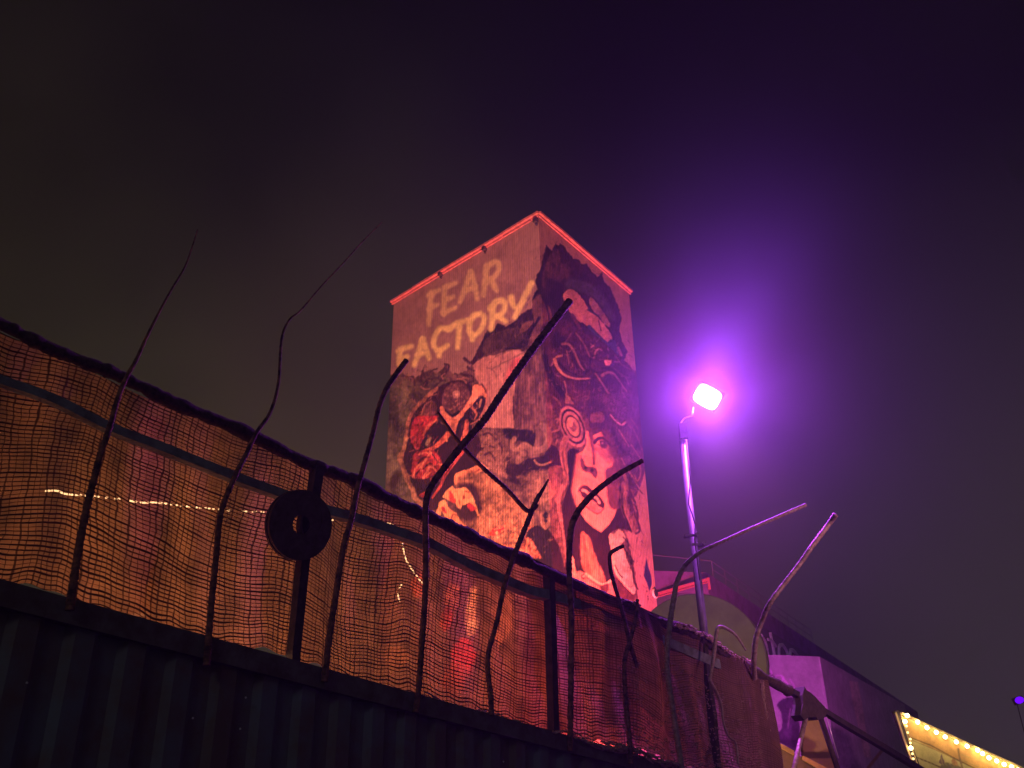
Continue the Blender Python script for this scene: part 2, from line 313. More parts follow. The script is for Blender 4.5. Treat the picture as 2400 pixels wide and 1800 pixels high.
# snakes left of the face
P(q('4', (-250, 560), (0, 560), (150, 570), (240, 640), (240, 780), (150, 820), (0, 740), (-200, 700)), DK, soft=3)
P(q('4', (0, 1080), (120, 1000), (350, 960), (440, 800), (560, 850), (620, 1000), (600, 1180), (400, 1180), (110, 1200), (0, 1400), (-260, 1300), (-200, 1100)), (.07, .03, .05), soft=3)
K(q('4', (330, 510), (410, 580), (430, 690), (400, 800), (320, 870), (180, 880), (60, 800), (0, 860)), 17, mix(TAN, MD, .25), 15, noise=.3)
K(q('4', (370, 620), (395, 700), (370, 790), (310, 830)), 3, TAN); K(q('4', (250, 540), (270, 640), (250, 780)), 9, mix(TAN, MD, .45), 12)
K(q('4', (210, 1030), (260, 1090), (350, 1100), (460, 1060)), 4, TAN)
K(q('2', (1990, 180), (1950, 260), (1985, 345), (2080, 325), (2150, 280), (2230, 310)), 11, TAN, 10); E(*q('2', (2085, 470))[0], 9, 18, 35, mix(TAN, MD, .15))
P(q('2', (1480, 60), (1560, 40), (1700, 130), (1800, 300), (1880, 420), (1830, 600), (1900, 800), (1700, 700), (1520, 590), (1390, 480), (1390, 350), (1470, 220)), (.33, .18, .145), noise=.6)
for pts in ([(1520, 120), (1600, 100), (1720, 200)], [(1480, 350), (1560, 280), (1680, 320)], [(1760, 260), (1800, 340), (1790, 420)], [(1540, 430), (1620, 400), (1700, 520)], [(1900, 480), (1900, 620), (1850, 560)]): K(q('2', *pts), 6, (.12, .055, .06), 3, soft=2.5)
for pts in ([(1560, 160), (1640, 200), (1700, 280)], [(1500, 300), (1600, 280)], [(1860, 560), (1850, 640)], [(1890, 400), (1820, 520)], [(1480, 180), (1440, 300), (1400, 420)]): K(q('2', *pts), 4, TAN, 2)
P(q('4', (110, 1230), (300, 1200), (600, 1220), (560, 1500), (400, 1659), (120, 1659)), (.36, .19, .15), noise=.5, streak=.3)
P(q('4', (420, 1150), (620, 1120), (640, 1300), (500, 1500), (450, 1350)), (.24, .12, .11), noise=.6)
# ear spiral and hair lock
cx, cy = q('4', (800, 520))[0]
for k, c in ((1.0, (.48, .26, .25)), (.86, DK), (.74, (.5, .28, .25)), (.56, (.09, .04, .06)), (.48, (.55, .32, .25)), (.26, (.32, .17, .17))): E(cx, cy, 29 * k, 51 * k, -22, c, rough=.5, soft=1.8)
E(*q('4', (760, 460))[0], 6, 10, -20, (.7, .4, .28))
K(q('4', (690, 700), (640, 850), (650, 1000), (690, 1200), (680, 1380), (600, 1520), (575, 1660)) + q('5', (570, 200), (600, 400), (640, 600), (680, 800), (695, 1080)), 16, (.42, .23, .2), 7, noise=.35)
K(q('4', (640, 900), (660, 1100), (700, 1250)), 3, (.22, .11, .11)); K(q('4', (560, 1560), (590, 1400), (640, 1280)), 5, (.3, .16, .14), soft=3)
for pts in ([(540, 410), (580, 400), (560, 460)], [(480, 600), (580, 570), (590, 520)], [(560, 720), (540, 780)]): K(q('4', *pts), 4, TAN)
# dark hair round neck
P(q('4', (720, 900), (870, 860), (900, 950), (850, 1200), (790, 1450), (760, 1659), (650, 1659), (740, 1400), (730, 1200)) , DK, soft=2.5)
P(q('5', (640, 300), (740, 60), (800, 120), (870, 330), (950, 420), (1000, 530), (1230, 690), (1430, 470), (1500, 300), (1600, 520), (1740, 700), (1520, 640), (1360, 740), (1380, 950), (1340, 1100), (1400, 1440), (1450, 1659), (660, 1659), (690, 1080), (680, 800), (650, 560)), (.075, .028, .045), soft=2.5, noise=.3)
# face
P(q('4', (1000, 500), (1030, 560), (1060, 700), (1130, 640), (1230, 600), (1330, 740), (1380, 900), (1450, 1050), (1480, 1250)) + q('5', (1500, 100), (1470, 330), (1420, 480), (1330, 600), (1230, 700), (1120, 630), (1000, 530), (920, 400), (860, 300), (790, 100)) + q('4', (800, 1400), (840, 1150), (860, 950), (960, 880), (1000, 800)), SK, smooth=False, noise=.12, soft=2.5, rough=.5)
P(q('4', (1300, 1180), (1400, 1120), (1470, 1000), (1520, 1100), (1500, 1659)) + q('5', (1490, 330), (1400, 350), (1340, 250), (1310, 0)), (.27, .12, .125), soft=5, noise=.2)
P(q('4', (1130, 860), (1330, 820), (1390, 960), (1370, 1080), (1260, 1010), (1180, 930)), (.6, .29, .25), soft=6, noise=.15)
K(q('4', (1072, 560), (1085, 760), (1110, 900), (1120, 1090)), 5, (.28, .12, .14), 6, soft=3)
K(q('4', (1010, 420), (1020, 560)), 9, (.3, .15, .17), soft=4)
P(q('4', (920, 950), (960, 1030), (1000, 1120), (1130, 1140), (1170, 1200), (1150, 1310), (1080, 1250), (950, 1180), (910, 1070)), (.27, .12, .12), soft=2.5); E(*q('4', (990, 1145))[0], 4, 3, 0, DK); E(*q('4', (1090, 1190))[0], 4, 4, 0, DK)
P(q('4', (930, 960), (980, 930), (990, 980), (950, 1010)), (.7, .36, .3))
K(q('4', (1120, 760), (1180, 705), (1260, 705), (1340, 780)), 7, (.17, .07, .11), 4, soft=2); E(*q('4', (1265, 775))[0], 7, 7, 0, (.2, .1, .15)); K(q('4', (1180, 790), (1280, 850), (1330, 820)), 3, (.4, .18, .18))
K(q('4', (1080, 490), (1190, 485), (1290, 545), (1340, 680)), 9, (.15, .07, .12), 5, soft=3); K(q('4', (1060, 610), (1160, 560), (1250, 580)), 6, (.2, .1, .14), soft=3, alpha=.7)
K(q('4', (1290, 620), (1370, 760), (1400, 900), (1460, 1020), (1470, 1200)), 17, (.24, .11, .13), 22, soft=9, rough=1, alpha=.85)
K(q('4', (1085, 700), (1120, 860), (1135, 1000)), 9, (.5, .22, .2), 5, soft=6, alpha=.8); K(q('4', (1060, 640), (1100, 720), (1140, 740)), 9, (.3, .14, .17), 6, soft=5, alpha=.8)
K(q('4', (1130, 765), (1190, 700), (1270, 700), (1350, 790)), 8, (.13, .05, .09), 6, soft=2.5); P(q('4', (1200, 740), (1270, 730), (1330, 790), (1290, 850), (1230, 810)), (.2, .1, .15), soft=3); E(*q('4', (1250, 770))[0], 2.5, 2.5, 0, (.6, .35, .35))
K(q('4', (880, 960), (850, 1150), (815, 1400)) + q('5', (800, 60), (860, 260), (950, 400)), 11, (.62, .28, .22), 7, soft=7, alpha=.75)
K(q('4', (940, 1320), (1060, 1330), (1160, 1420)), 12, (.7, .33, .26), 8, soft=8, alpha=.6)
# mouth
P(q('5', (900, 60), (930, 10), (1000, 0), (1100, 80), (1190, 160), (1260, 270), (1250, 320), (1150, 290), (1040, 230), (950, 160)), (.16, .05, .06), soft=2)
K(q('5', (950, 60), (990, 70), (1040, 110)), 7, (.85, .5, .38)); K(q('5', (1110, 150), (1170, 190), (1200, 250)), 6, (.85, .5, .38)); P(q('5', (1000, 210), (1090, 200), (1180, 290), (1200, 380), (1100, 350), (1020, 290)), (.8, .36, .28))
K(q('5', (890, 70), (925, 10), (1000, -5), (1100, 75), (1190, 150), (1265, 265), (1255, 325)), 4, (.12, .035, .05)); K(q('5', (985, 290), (1080, 370), (1180, 415), (1270, 340)), 2.6, (.28, .1, .11)); K(q('5', (880, 80), (910, 20), (960, -10)), 3, (.3, .12, .12)); K(q('5', (1060, 350), (1180, 385), (1230, 350)), 5, (.55, .3, .3), alpha=.7)
# neck, necklace, collar
P(q('5', (930, 700), (1050, 780), (1100, 950), (1180, 1150), (1300, 1440), (1200, 1455), (1080, 1380), (960, 1260), (915, 1000)), (.58, .27, .17), soft=5, noise=.15, streak=.35)
K(q('5', (1000, 850), (1050, 1100), (1150, 1350)), 7, (.85, .42, .25), 10, soft=6, alpha=.7); K(q('5', (960, 760), (1000, 1000)), 5, (.25, .11, .1), soft=4, alpha=.6)
P(q('5', (765, 1010), (800, 1090), (835, 1250), (875, 1440), (790, 1410)), (.7, .36, .24))
P(q('5', (870, 1300), (1000, 1330), (1150, 1440), (1270, 1500), (1370, 1440), (1440, 1659), (1500, 1900), (900, 1800), (880, 1450)), (.62, .3, .22), noise=.25)
K(q('5', (1000, 1330), (1130, 1430), (1270, 1495), (1375, 1440)), 6, (.95, .52, .32)); K(q('5', (1000, 1380), (1150, 1490), (1280, 1530)), 2, (.2, .08, .08)); E(*q('5', (955, 1380))[0], 5, 6, 0, (.12, .05, .06)); E(*q('5', (965, 1370))[0], 3, 3, 0, SK)
P(q('5', (1210, 1530), (1340, 1480), (1330, 1610), (1250, 1600)), (.2, .08, .08))
P(q('5', (1350, 740), (1420, 720), (1500, 650), (1560, 700), (1600, 800), (1540, 880), (1590, 930), (1620, 1100), (1690, 1280), (1720, 1450), (1760, 1620), (1650, 1620), (1500, 1380), (1430, 1200), (1380, 1000)), (.5, .42, .30), soft=2, noise=.25)
K(q('5', (1370, 760), (1400, 950)), 6, SK); K(q('5', (1400, 1040), (1450, 1290), (1560, 1460), (1720, 1620)), 6, (.95, .52, .33)); P(q('5', (1500, 960), (1580, 950), (1600, 1100), (1560, 1120)), (.8, .45, .33)); K(q('5', (1550, 700), (1520, 830)), 4, (.85, .5, .35))
K(q('5', (1560, 770), (1650, 870), (1690, 940)), 2.5, DK, 1); K(q('5', (1560, 900), (1640, 1060), (1700, 1200), (1730, 1400), (1790, 1570)), 3, DK, 2, rough=1); K(q('5', (1660, 1060), (1740, 1160)), 4, DK, 1); K(q('5', (1440, 1200), (1500, 1330), (1560, 1390)), 2.5, DK)
P(q('5', (1420, 1380), (1500, 1420), (1620, 1560), (1740, 1700), (1500, 1720)), (.17, .07, .075))
# hair fall right
K(q('5', (1590, -40), (1570, 200), (1620, 400), (1700, 600), (1750, 690)), 15, mix(TAN, MD, .25), 8, streak=.4); K(q('5', (1545, 100), (1560, 350), (1640, 560), (1690, 700)), 3, DK)
P(q('5', (1660, 60), (1720, 150), (1780, 300), (1800, 460), (1770, 500), (1700, 420), (1650, 260)), (.13, .06, .085), streak=.5); K(q('5', (1690, 180), (1760, 380)), 2, TAN); K(q('5', (1760, 480), (1820, 660), (1760, 720)), 5, (.12, .055, .08)); K(q('5', (1620, 430), (1720, 710)), 2.5, TAN)
K(q('5', (1780, 20), (1850, 100)), 2, DK)
P(q('5', (1920, 1085), (1950, 1230), (1990, 1350), (2003, 1490), (1965, 1600), (1935, 1490), (1878, 1360), (1900, 1200)), (.07, .06, .17), smooth=False, rough=.2, noise=.1)
for x_, y_ in ((1470, 1399), (1518, 1398), (1519, 1404), (1531, 1400), (1516, 1386)): E(x_, y_, 1.6, 1.6, 0, (.1, .03, .04), rough=0)
# -------- horned beast, left wall
P(q('A', (60, 1360), (180, 1300), (300, 1360), (420, 1300), (520, 1300), (560, 1380), (400, 1500), (280, 1640), (60, 1700)) , (.20, .135, .10), noise=.6, soft=4)
P(q('2', (-100, -500), (380, -500), (330, 200), (260, 480), (300, 760), (460, 1000), (620, 1230), (200, 1200), (-100, 1000)), (.19, .15, .10), noise=.55, soft=6)
P(q('2', (60, 400), (200, 480), (240, 620), (140, 700), (60, 850), (20, 700)), (.3, .25, .16), noise=.5, soft=10, alpha=.7); E(*q('2', (170, 820))[0], 10, 22, 20, (.1, .06, .045), soft=8, rough=2)
E(*q('1', (350, 580))[0], 12, 20, 0, (.36, .27, .17), soft=10, alpha=.7)
P(q('1', (790, 590), (1050, 470), (1340, 540), (1440, 900), (1330, 1200), (1430, 1300), (1480, 1500)) + q('2', (1400, 480), (1500, 590), (1490, 690), (1150, 900), (1050, 900), (820, 1250), (620, 1240), (480, 1000), (360, 760), (290, 500), (350, 250), (380, 50)) + q('1', (360, 1150), (520, 880), (650, 720)), (.085, .03, .042), soft=2, noise=.45)
K(q('1', (800, 590), (650, 720), (500, 870), (400, 1020), (345, 1200), (330, 1380), (290, 1560), (250, 1700)), 9, (.46, .23, .15), 7, noise=.6, rough=1.4)
K(q('2', (335, 180), (300, 340), (235, 470), (290, 620), (350, 800), (430, 950), (480, 1090), (600, 1200)), 10, (.46, .27, .16), 12, noise=.6, rough=1.6); K(q('2', (290, 560), (350, 760), (420, 920)), 3, (.3, .14, .1))
hx, hy = q('1', (1100, 740))[0]
E(hx, hy, 33, 40, 12, (.21, .10, .10), noise=.4)
for k in (.85, .62, .4):
    n_ = int(26 * k)
    for i in range(n_):
        a = 2 * math.pi * i / n_ + k; E(hx + 31 * k * math.cos(a), hy + 38 * k * math.sin(a), 1.8, 1.6, 0, (.38, .2, .18) if i % 2 else (.10, .045, .05), rough=0)
E(hx, hy - 10, 9, 10, 0, (.5, .28, .24)); E(hx + 1, hy - 9, 4, 4, 0, (.7, .4, .3)); E(hx - 3, hy - 6, 1.5, 1.5, 0, DK)
K(q('1', (925, 930), (1030, 1010), (1150, 950)), 9, DK); E(*q('1', (690, 930))[0], 17, 27, 15, (.25, .11, .10), noise=.4); K(q('1', (560, 1020), (620, 850), (720, 780)), 2.5, (.5, .25, .2))
P(q('1', (1350, 560), (1420, 530), (1540, 600), (1570, 720), (1500, 700), (1440, 720), (1340, 850), (1230, 960), (1200, 1050), (1130, 1150), (1085, 1290), (1040, 1300), (950, 1120), (865, 960), (850, 880), (900, 870), (950, 960), (1040, 1030), (1150, 970), (1250, 830), (1340, 680)), (.82, .36, .24), noise=.35)
P(q('1', (1340, 850), (1420, 760), (1500, 700), (1545, 800), (1480, 960), (1400, 1060), (1300, 1120), (1275, 930)), (.07, .025, .05)); K(q('1', (1480, 760), (1455, 870)), 4, (.6, .33, .22)); K(q('1', (1340, 880), (1410, 970), (1380, 1060)), 5, (.65, .27, .2), 3); K(q('1', (1560, 560), (1570, 720), (1530, 900), (1440, 1060), (1330, 1130)), 3, (.7, .3, .25))
K(q('1', (1230, 1020), (1150, 1110), (1110, 1260)), 6, DK); P(q('1', (1240, 1060), (1295, 1090), (1265, 1330), (1195, 1425), (1165, 1360), (1215, 1220)), (.75, .26, .18), noise=.5)
P(q('1', (500, 1020), (740, 1000), (830, 1020), (740, 1130), (640, 1290), (560, 1500), (450, 1480), (400, 1300), (430, 1130)), RD, noise=.6); K(q('1', (600, 1300), (660, 1180), (800, 1060)), 5, (.75, .26, .17)); K(q('1', (500, 1400), (520, 1250), (600, 1100)), 4, (.3, .05, .06))
P(q('1', (540, 1515), (590, 1370), (700, 1200), (860, 1100), (950, 1190), (900, 1320), (780, 1450), (640, 1525)), (.06, .02, .035)); E(*q('1', (675, 1390))[0], 5, 12, 28, (.45, .33, .2))
K(q('1', (985, 1280), (900, 1370), (840, 1430), (740, 1500), (560, 1570)), 13, (.78, .26, .16), 9, noise=.5, rough=1); K(q('1', (940, 1320), (960, 1390)), 4, (.9, .4, .25))
P(q('2', (470, 400), (700, 350), (800, 400), (890, 570), (820, 690), (640, 790), (440, 780), (420, 600)), (.5, .09, .085), noise=.6)
for pts, wd in (([(450, 760), (480, 640), (620, 520), (690, 420)], 5), ([(700, 380), (820, 520), (880, 600), (860, 640)], 5), ([(560, 620), (640, 500)], 8), ([(600, 780), (660, 680), (690, 610), (760, 640), (800, 690)], 6), ([(540, 420), (640, 390), (740, 430)], 4), ([(640, 750), (720, 690)], 5)): K(q('2', *pts), wd, (.82, .33, .22), wd * .6, rough=.8)
for pts in ([(520, 560), (600, 470), (700, 470)], [(600, 640), (700, 560), (780, 620)], [(740, 420), (810, 520), (860, 560)], [(480, 740), (560, 640)]): K(q('2', *pts), 4, (.08, .02, .035), 2)
K(q('2', (1185, 390), (1050, 570), (930, 740), (860, 900), (740, 1080)), 10, (.62, .16, .13), 5, noise=.5); K(q('2', (1060, 560), (930, 740)), 3, (.2, .04, .05)); P(q('2', (530, 1050), (650, 970), (640, 1060), (580, 1080)), (.5, .1, .1))
P(q('2', (1075, 850), (1080, 740), (1140, 690), (1300, 640), (1430, 590), (1500, 680), (1380, 730), (1280, 790), (1100, 890)), OR, noise=.3); P(q('2', (1150, 770), (1270, 740), (1260, 790), (1130, 860)), (.6, .12, .1)); K(q('2', (1480, 570), (1580, 650)), 5, OR); K(q('2', (1330, 680), (1370, 700), (1460, 650)), 3, (.45, .1, .08))
P(q('2', (1150, 760), (1500, 690), (1800, 900), (2250, 1320), (2250, 1700), (1900, 2000), (1300, 1600), (1120, 1300), (1100, 1000)), (.42, .22, .13), noise=.6, streak=.3, soft=10)
P(q('2', (1120, 900), (1200, 860), (1400, 900), (1480, 1100), (1470, 1300), (1300, 1450), (1100, 1300)), (.12, .05, .05), soft=10, noise=.4)
P(q('2', (885, 1070), (960, 960), (1040, 900), (1080, 940), (1250, 935), (1330, 1020), (1390, 1160), (1455, 1355), (1430, 1360), (1390, 1250), (1300, 1160), (1190, 1210), (1170, 1260), (1110, 1220), (1080, 1100), (1010, 1130)), (.95, .48, .24), noise=.25, smooth=False)
P(q('2', (990, 980), (1030, 1000), (1090, 1120), (1060, 1160), (1000, 1120)), (.6, .12, .1)); P(q('2', (1260, 1200), (1320, 1160), (1390, 1220), (1400, 1260), (1320, 1280)), (.6, .09, .09)); P(q('2', (1215, 1040), (1240, 1090), (1200, 1110)), (.4, .1, .07)); K(q('2', (1240, 980), (1290, 1000)), 3, (.4, .1, .07)); K(q('2', (1100, 980), (1130, 1050), (1160, 1200)), 2, (.6, .22, .12))
P(q('2', (820, 1250), (850, 1150), (920, 1110), (1000, 1250), (1110, 1320), (1170, 1450), (1310, 1560), (1150, 1490), (1060, 1485), (950, 1400), (880, 1290), (845, 1370), (775, 1330)), (.95, .46, .23), noise=.3, smooth=False); P(q('2', (880, 1230), (920, 1230), (960, 1320), (900, 1300)), (.6, .1, .1)); K(q('2', (1030, 1400), (1050, 1340), (1110, 1350)), 2.5, (.4, .12, .08))
E(*q('2', (1740, 1565))[0], 16, 5, -14, (.95, .07, .05), rough=.4); E(*q('2', (1690, 1625))[0], 14, 5, -10, (.9, .12, .07), rough=.4); K(q('2', (1680, 1570), (1800, 1540)), 2, (.95, .4, .25))
for _ in range(60):
    x_ = 1150 + rs.rand() * 110; y_ = 1225 + rs.rand() * 80; E(x_, y_, 2 + rs.rand() * 3, 2 + rs.rand() * 2, 0, [(.7, .25, .14), (.3, .13, .08), (.8, .4, .22)][rs.randint(3)], rough=1)
# dark base between the figures
P(q('B', (1090, 700), (1300, 760), (1340, 950), (1250, 1000), (1180, 950), (1150, 830)), (.36, .2, .15), noise=.5, alpha=.7)
P(q('B', (1180, 1100), (1260, 1080), (1340, 1130), (1400, 1250), (1450, 1420), (1460, 1700), (1300, 1700), (1200, 1250), (1150, 1180)), (.06, .025, .04), soft=3)
P(q('B', (1110, 1250), (1130, 1170), (1190, 1190), (1240, 1280), (1270, 1330), (1200, 1320)), (.62, .22, .14), noise=.8); K(q('B', (1160, 1180), (1150, 1290)), 4, (.9, .35, .2)); K(q('B', (1190, 1200), (1200, 1290)), 3, (.85, .3, .2))
E(*q('B', (1292, 1035))[0], 13, 20, -10, (.42, .22, .16)); E(*q('B', (1298, 1000))[0], 6, 8, 0, DK); E(*q('B', (1300, 1045))[0], 4, 4, 0, DK); K(q('B', (1255, 1010), (1270, 1080), (1300, 1105)), 3, (.55, .3, .22))
# horns and scribbles over the beast
for pts, wd in (([(560, 470), (590, 320), (615, 430)], 5), ([(640, 540), (650, 470), (690, 440)], 8), ([(690, 350), (740, 310), (810, 290)], 4), ([(930, 215), (990, 240), (960, 320), (880, 420)], 6), ([(1275, 260), (1320, 300), (1380, 320)], 7), ([(1085, 365), (1120, 380), (1115, 430)], 4),
                ([(1175, 360), (1250, 390), (1345, 395), (1355, 480), (1290, 500)], 6), ([(1485, 520), (1530, 580), (1560, 660)], 3), ([(1450, 60), (1330, 200), (1230, 130)], 10), ([(280, 400), (380, 410), (450, 420), (470, 540)], 5), ([(780, 560), (880, 470), (960, 480)], 5), ([(720, 450), (800, 420), (860, 470)], 5), ([(880, 400), (870, 470)], 4), ([(1060, 500), (1140, 470), (1250, 520)], 4)):
    K(q('1', *pts), wd, (.11, .045, .055), wd * .7, rough=1.2, alpha=.9)
for pts in ([(900, 440), (880, 400), (930, 360)], [(1120, 440), (1200, 450), (1260, 510)], [(560, 560), (620, 600), (700, 590)], [(1200, 420), (1300, 440)]): K(q('1', *pts), 3, (.55, .28, .22), 2)
# below, behind the burlap: bright patches, red lamp glow put into the mural colour
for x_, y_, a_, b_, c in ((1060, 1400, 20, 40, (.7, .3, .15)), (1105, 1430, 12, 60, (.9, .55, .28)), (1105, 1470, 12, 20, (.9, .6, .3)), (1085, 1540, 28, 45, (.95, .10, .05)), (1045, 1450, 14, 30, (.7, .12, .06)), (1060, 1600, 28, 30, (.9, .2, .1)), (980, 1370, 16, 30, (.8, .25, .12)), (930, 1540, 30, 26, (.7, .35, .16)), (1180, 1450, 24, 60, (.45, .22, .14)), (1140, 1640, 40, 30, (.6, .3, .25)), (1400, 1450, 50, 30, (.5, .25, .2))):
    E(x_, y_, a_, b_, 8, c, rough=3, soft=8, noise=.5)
# fine brushwork: short curved strokes that follow each figure
bs = np.random.RandomState(21)
def hatch(n_, x0_, y0_, x1_, y1_, cols, L=(5, 16), wd=(1.0, 2.4), ang=0, spread=60, curl=40):
    for _ in range(n_):
        x_ = x0_ + bs.rand() * (x1_ - x0_); y_ = y0_ + bs.rand() * (y1_ - y0_); a = R(ang + (bs.rand() - .5) * 2 * spread); l_ = L[0] + bs.rand() * (L[1] - L[0]); c_ = R((bs.rand() - .5) * 2 * curl); pts = [(x_, y_)]
        for k_ in range(3): a += c_; pts.append((pts[-1][0] + math.cos(a) * l_ / 3, pts[-1][1] + math.sin(a) * l_ / 3))
        K(pts, wd[0] + bs.rand() * (wd[1] - wd[0]), cols[bs.randint(len(cols))], .8, soft=1.2, rough=.2, alpha=.35 + .4 * bs.rand())
hatch(190, 1285, 790, 1480, 960, [TAN, DK, mix(TAN, MD, .5), (.5, .3, .3)], ang=60, spread=50)
hatch(170, 1440, 940, 1500, 1180, [TAN, DK, DK, mix(TAN, MD, .4)], ang=65, spread=30)
hatch(120, 1120, 1000, 1300, 1160, [TAN, DK, mix(TAN, MD, .5), (.5, .28, .2)], L=(4, 12))
hatch(130, 905, 850, 1030, 1010, [DK, DK, (.4, .2, .15), (.62, .3, .2)], ang=120, spread=40)
hatch(110, 960, 960, 1030, 1060, [(.3, .05, .06), (.8, .3, .2), DK], L=(4, 12), ang=120, spread=30)
hatch(110, 965, 1060, 1036, 1125, [(.15, .03, .04), (.85, .34, .22), RD], L=(4, 10), ang=130, spread=50)
hatch(60, 1030, 930, 1140, 1020, [DK, (.6, .25, .18), (.9, .45, .3)], L=(4, 10), ang=60, spread=50)
hatch(60, 965, 1010, 1040, 1130, [DK, (.75, .3, .2), RD], ang=130, spread=40, L=(4, 11))
hatch(90, 1230, 560, 1420, 720, [DK, (.2, .13, .14), (.12, .08, .11)], ang=90, spread=30)
hatch(120, 1150, 1100, 1290, 1300, [(.2, .1, .08), (.5, .28, .18), DK], L=(3, 9))
hatch(90, 885, 900, 960, 1150, [(.3, .24, .16), (.12, .08, .06)], L=(4, 12), ang=90)
hatch(110, 1130, 740, 1290, 880, [DK, (.26, .15, .15), (.35, .2, .18)], ang=80, spread=60)
hatch(60, 1470, 1140, 1510, 1380, [DK, TAN], ang=80, spread=25)
bl = cv.img.copy()
for ax_ in (0, 1):
    acc = np.zeros_like(bl)
    for k_ in range(-4, 5): acc += np.roll(bl, k_, ax_)
    bl = acc / 9
cv.img = np.clip(cv.img + .22 * (cv.img - bl), .02, 1) * (1 + .22 * cv.nf[..., None])
b3 = cv.img.copy()
for ax_ in (0, 1): b3 = (np.roll(b3, 1, ax_) + b3 + np.roll(b3, -1, ax_)) / 3
cv.img = .4 * cv.img + .6 * b3
# lettering of projected light, put into the wall colour
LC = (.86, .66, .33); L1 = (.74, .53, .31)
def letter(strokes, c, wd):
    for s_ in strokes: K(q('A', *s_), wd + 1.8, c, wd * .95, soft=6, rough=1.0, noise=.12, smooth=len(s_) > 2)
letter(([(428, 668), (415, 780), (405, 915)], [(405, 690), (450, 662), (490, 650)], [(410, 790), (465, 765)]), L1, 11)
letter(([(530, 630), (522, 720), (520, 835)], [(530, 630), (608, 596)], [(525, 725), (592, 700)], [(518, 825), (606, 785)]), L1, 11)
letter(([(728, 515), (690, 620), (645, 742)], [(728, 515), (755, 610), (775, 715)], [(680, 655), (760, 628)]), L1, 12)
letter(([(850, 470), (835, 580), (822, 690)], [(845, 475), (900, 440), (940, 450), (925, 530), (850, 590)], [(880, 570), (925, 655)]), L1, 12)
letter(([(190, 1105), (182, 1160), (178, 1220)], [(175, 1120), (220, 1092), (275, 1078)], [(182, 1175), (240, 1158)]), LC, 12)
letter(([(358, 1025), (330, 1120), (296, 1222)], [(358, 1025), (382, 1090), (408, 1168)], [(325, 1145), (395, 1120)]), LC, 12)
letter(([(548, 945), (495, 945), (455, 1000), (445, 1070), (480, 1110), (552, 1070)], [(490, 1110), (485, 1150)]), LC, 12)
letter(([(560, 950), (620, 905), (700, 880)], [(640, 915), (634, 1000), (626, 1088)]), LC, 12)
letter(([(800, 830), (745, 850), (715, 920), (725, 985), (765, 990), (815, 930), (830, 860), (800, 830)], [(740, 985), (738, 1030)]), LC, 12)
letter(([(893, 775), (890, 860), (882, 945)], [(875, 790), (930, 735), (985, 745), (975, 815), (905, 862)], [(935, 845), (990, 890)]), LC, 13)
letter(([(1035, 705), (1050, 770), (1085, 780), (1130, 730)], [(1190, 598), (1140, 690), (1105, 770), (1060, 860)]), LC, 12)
cv.img = np.clip(cv.img, .004, 1) ** 1.45

# ------------------------------------------------------------ tower
ZT = 30.0
TC, TL, TR = pz(1262, 503, ZT), pz(923, 708, ZT), pz(1474, 684, ZT); TB = TL + TR - TC
tower = empty('painted_tower', (TC.x, TC.y, 0), 'tall clad tower with FEAR FACTORY lettering over a mural of snake-haired woman and beast', 'tower')
vs = list(np.linspace(0, .30, 20)) + list(np.linspace(.30, 1, 430))[1:]
down = lambda p: Vector((p.x, p.y, 0))
nL = (TC - TL).cross(Vector((0, 0, 1))); nL = nL if nL.dot(CAM - TC) > 0 else -nL
nR = (TR - TC).cross(Vector((0, 0, 1))); nR = nR if nR.dot(CAM - TC) > 0 else -nR
eL = (TC - TL).normalized(); eR = (TR - TC).normalized()
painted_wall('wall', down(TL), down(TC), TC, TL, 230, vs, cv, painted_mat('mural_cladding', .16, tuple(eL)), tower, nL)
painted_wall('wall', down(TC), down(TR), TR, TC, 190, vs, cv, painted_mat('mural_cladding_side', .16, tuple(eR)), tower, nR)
clad = mat('grey_cladding', (.35, .3, .28), .7, noise=.2)
plain = MB(); k = len(plain.v)
plain.v += [down(TR), down(TB), down(TL), TR, TB, TL, TC]; plain.f += [(0, 1, 4, 3), (1, 2, 5, 4), (3, 4, 5, 6)]
plain.go('rear_cladding', clad, tower)
trim = mat('eaves_flashing', (.62, .18, .14), .5, noise=.45, nscale=4)
up = Vector((0, 0, 1)); oL = nL.normalized(); oR = nR.normalized()
def eave(a, b, n_, nm):
    m_ = MB(); e_ = (b - a).normalized(); L_ = (b - a).length; rr = random.Random(int(L_ * 10)); x_ = -.12
    while x_ < L_ + .1:
        w_ = min(1.5 + rr.random() * .6, L_ + .12 - x_)
        if w_ < .1: break
        c_ = a + e_ * (x_ + w_ / 2); dz = (rr.random() - .5) * .03; dn_ = (rr.random() - .5) * .02
        m_.box(c_ + n_ * (.11 + dn_) + up * (.02 + dz), e_, n_, up, w_ / 2 - .008, .10, .06); m_.box(c_ + n_ * .05 - up * .12, e_, n_, up, w_ / 2 - .02, .035, .035); x_ += w_
    return m_.go(nm, trim, tower)
eave(TL, TC, oL, 'eaves_flashing'); eave(TC + eR * .0, TR, oR, 'eaves_flashing')
dk = mat('dark_fixture', (.05, .03, .03), .5)
for px, py, n_ in ((1139, 586, oL), (1036, 645, oL), (1259, 520, oL)):
    d_ = ray(px, py); t_ = (TC - CAM).dot(n_) / d_.dot(n_); p_ = CAM + d_ * t_
    mm = MB(); mm.box(p_ + n_ * .12, eL, oL, up, .1, .12, .09); mm.box(p_ + n_ * .06 - up * .16, eL, oL, up, .05, .05, .07); mm.go('wall_bracket', dk, tower)
d_ = ray(1534, 1391); p_ = CAM + d_ * ((TR - CAM).dot(oR) / d_.dot(oR)); mm = MB()
ring = [p_ + (eR * math.cos(a) + up * math.sin(a)) * .17 for a in np.linspace(0, 2 * math.pi, 25)]
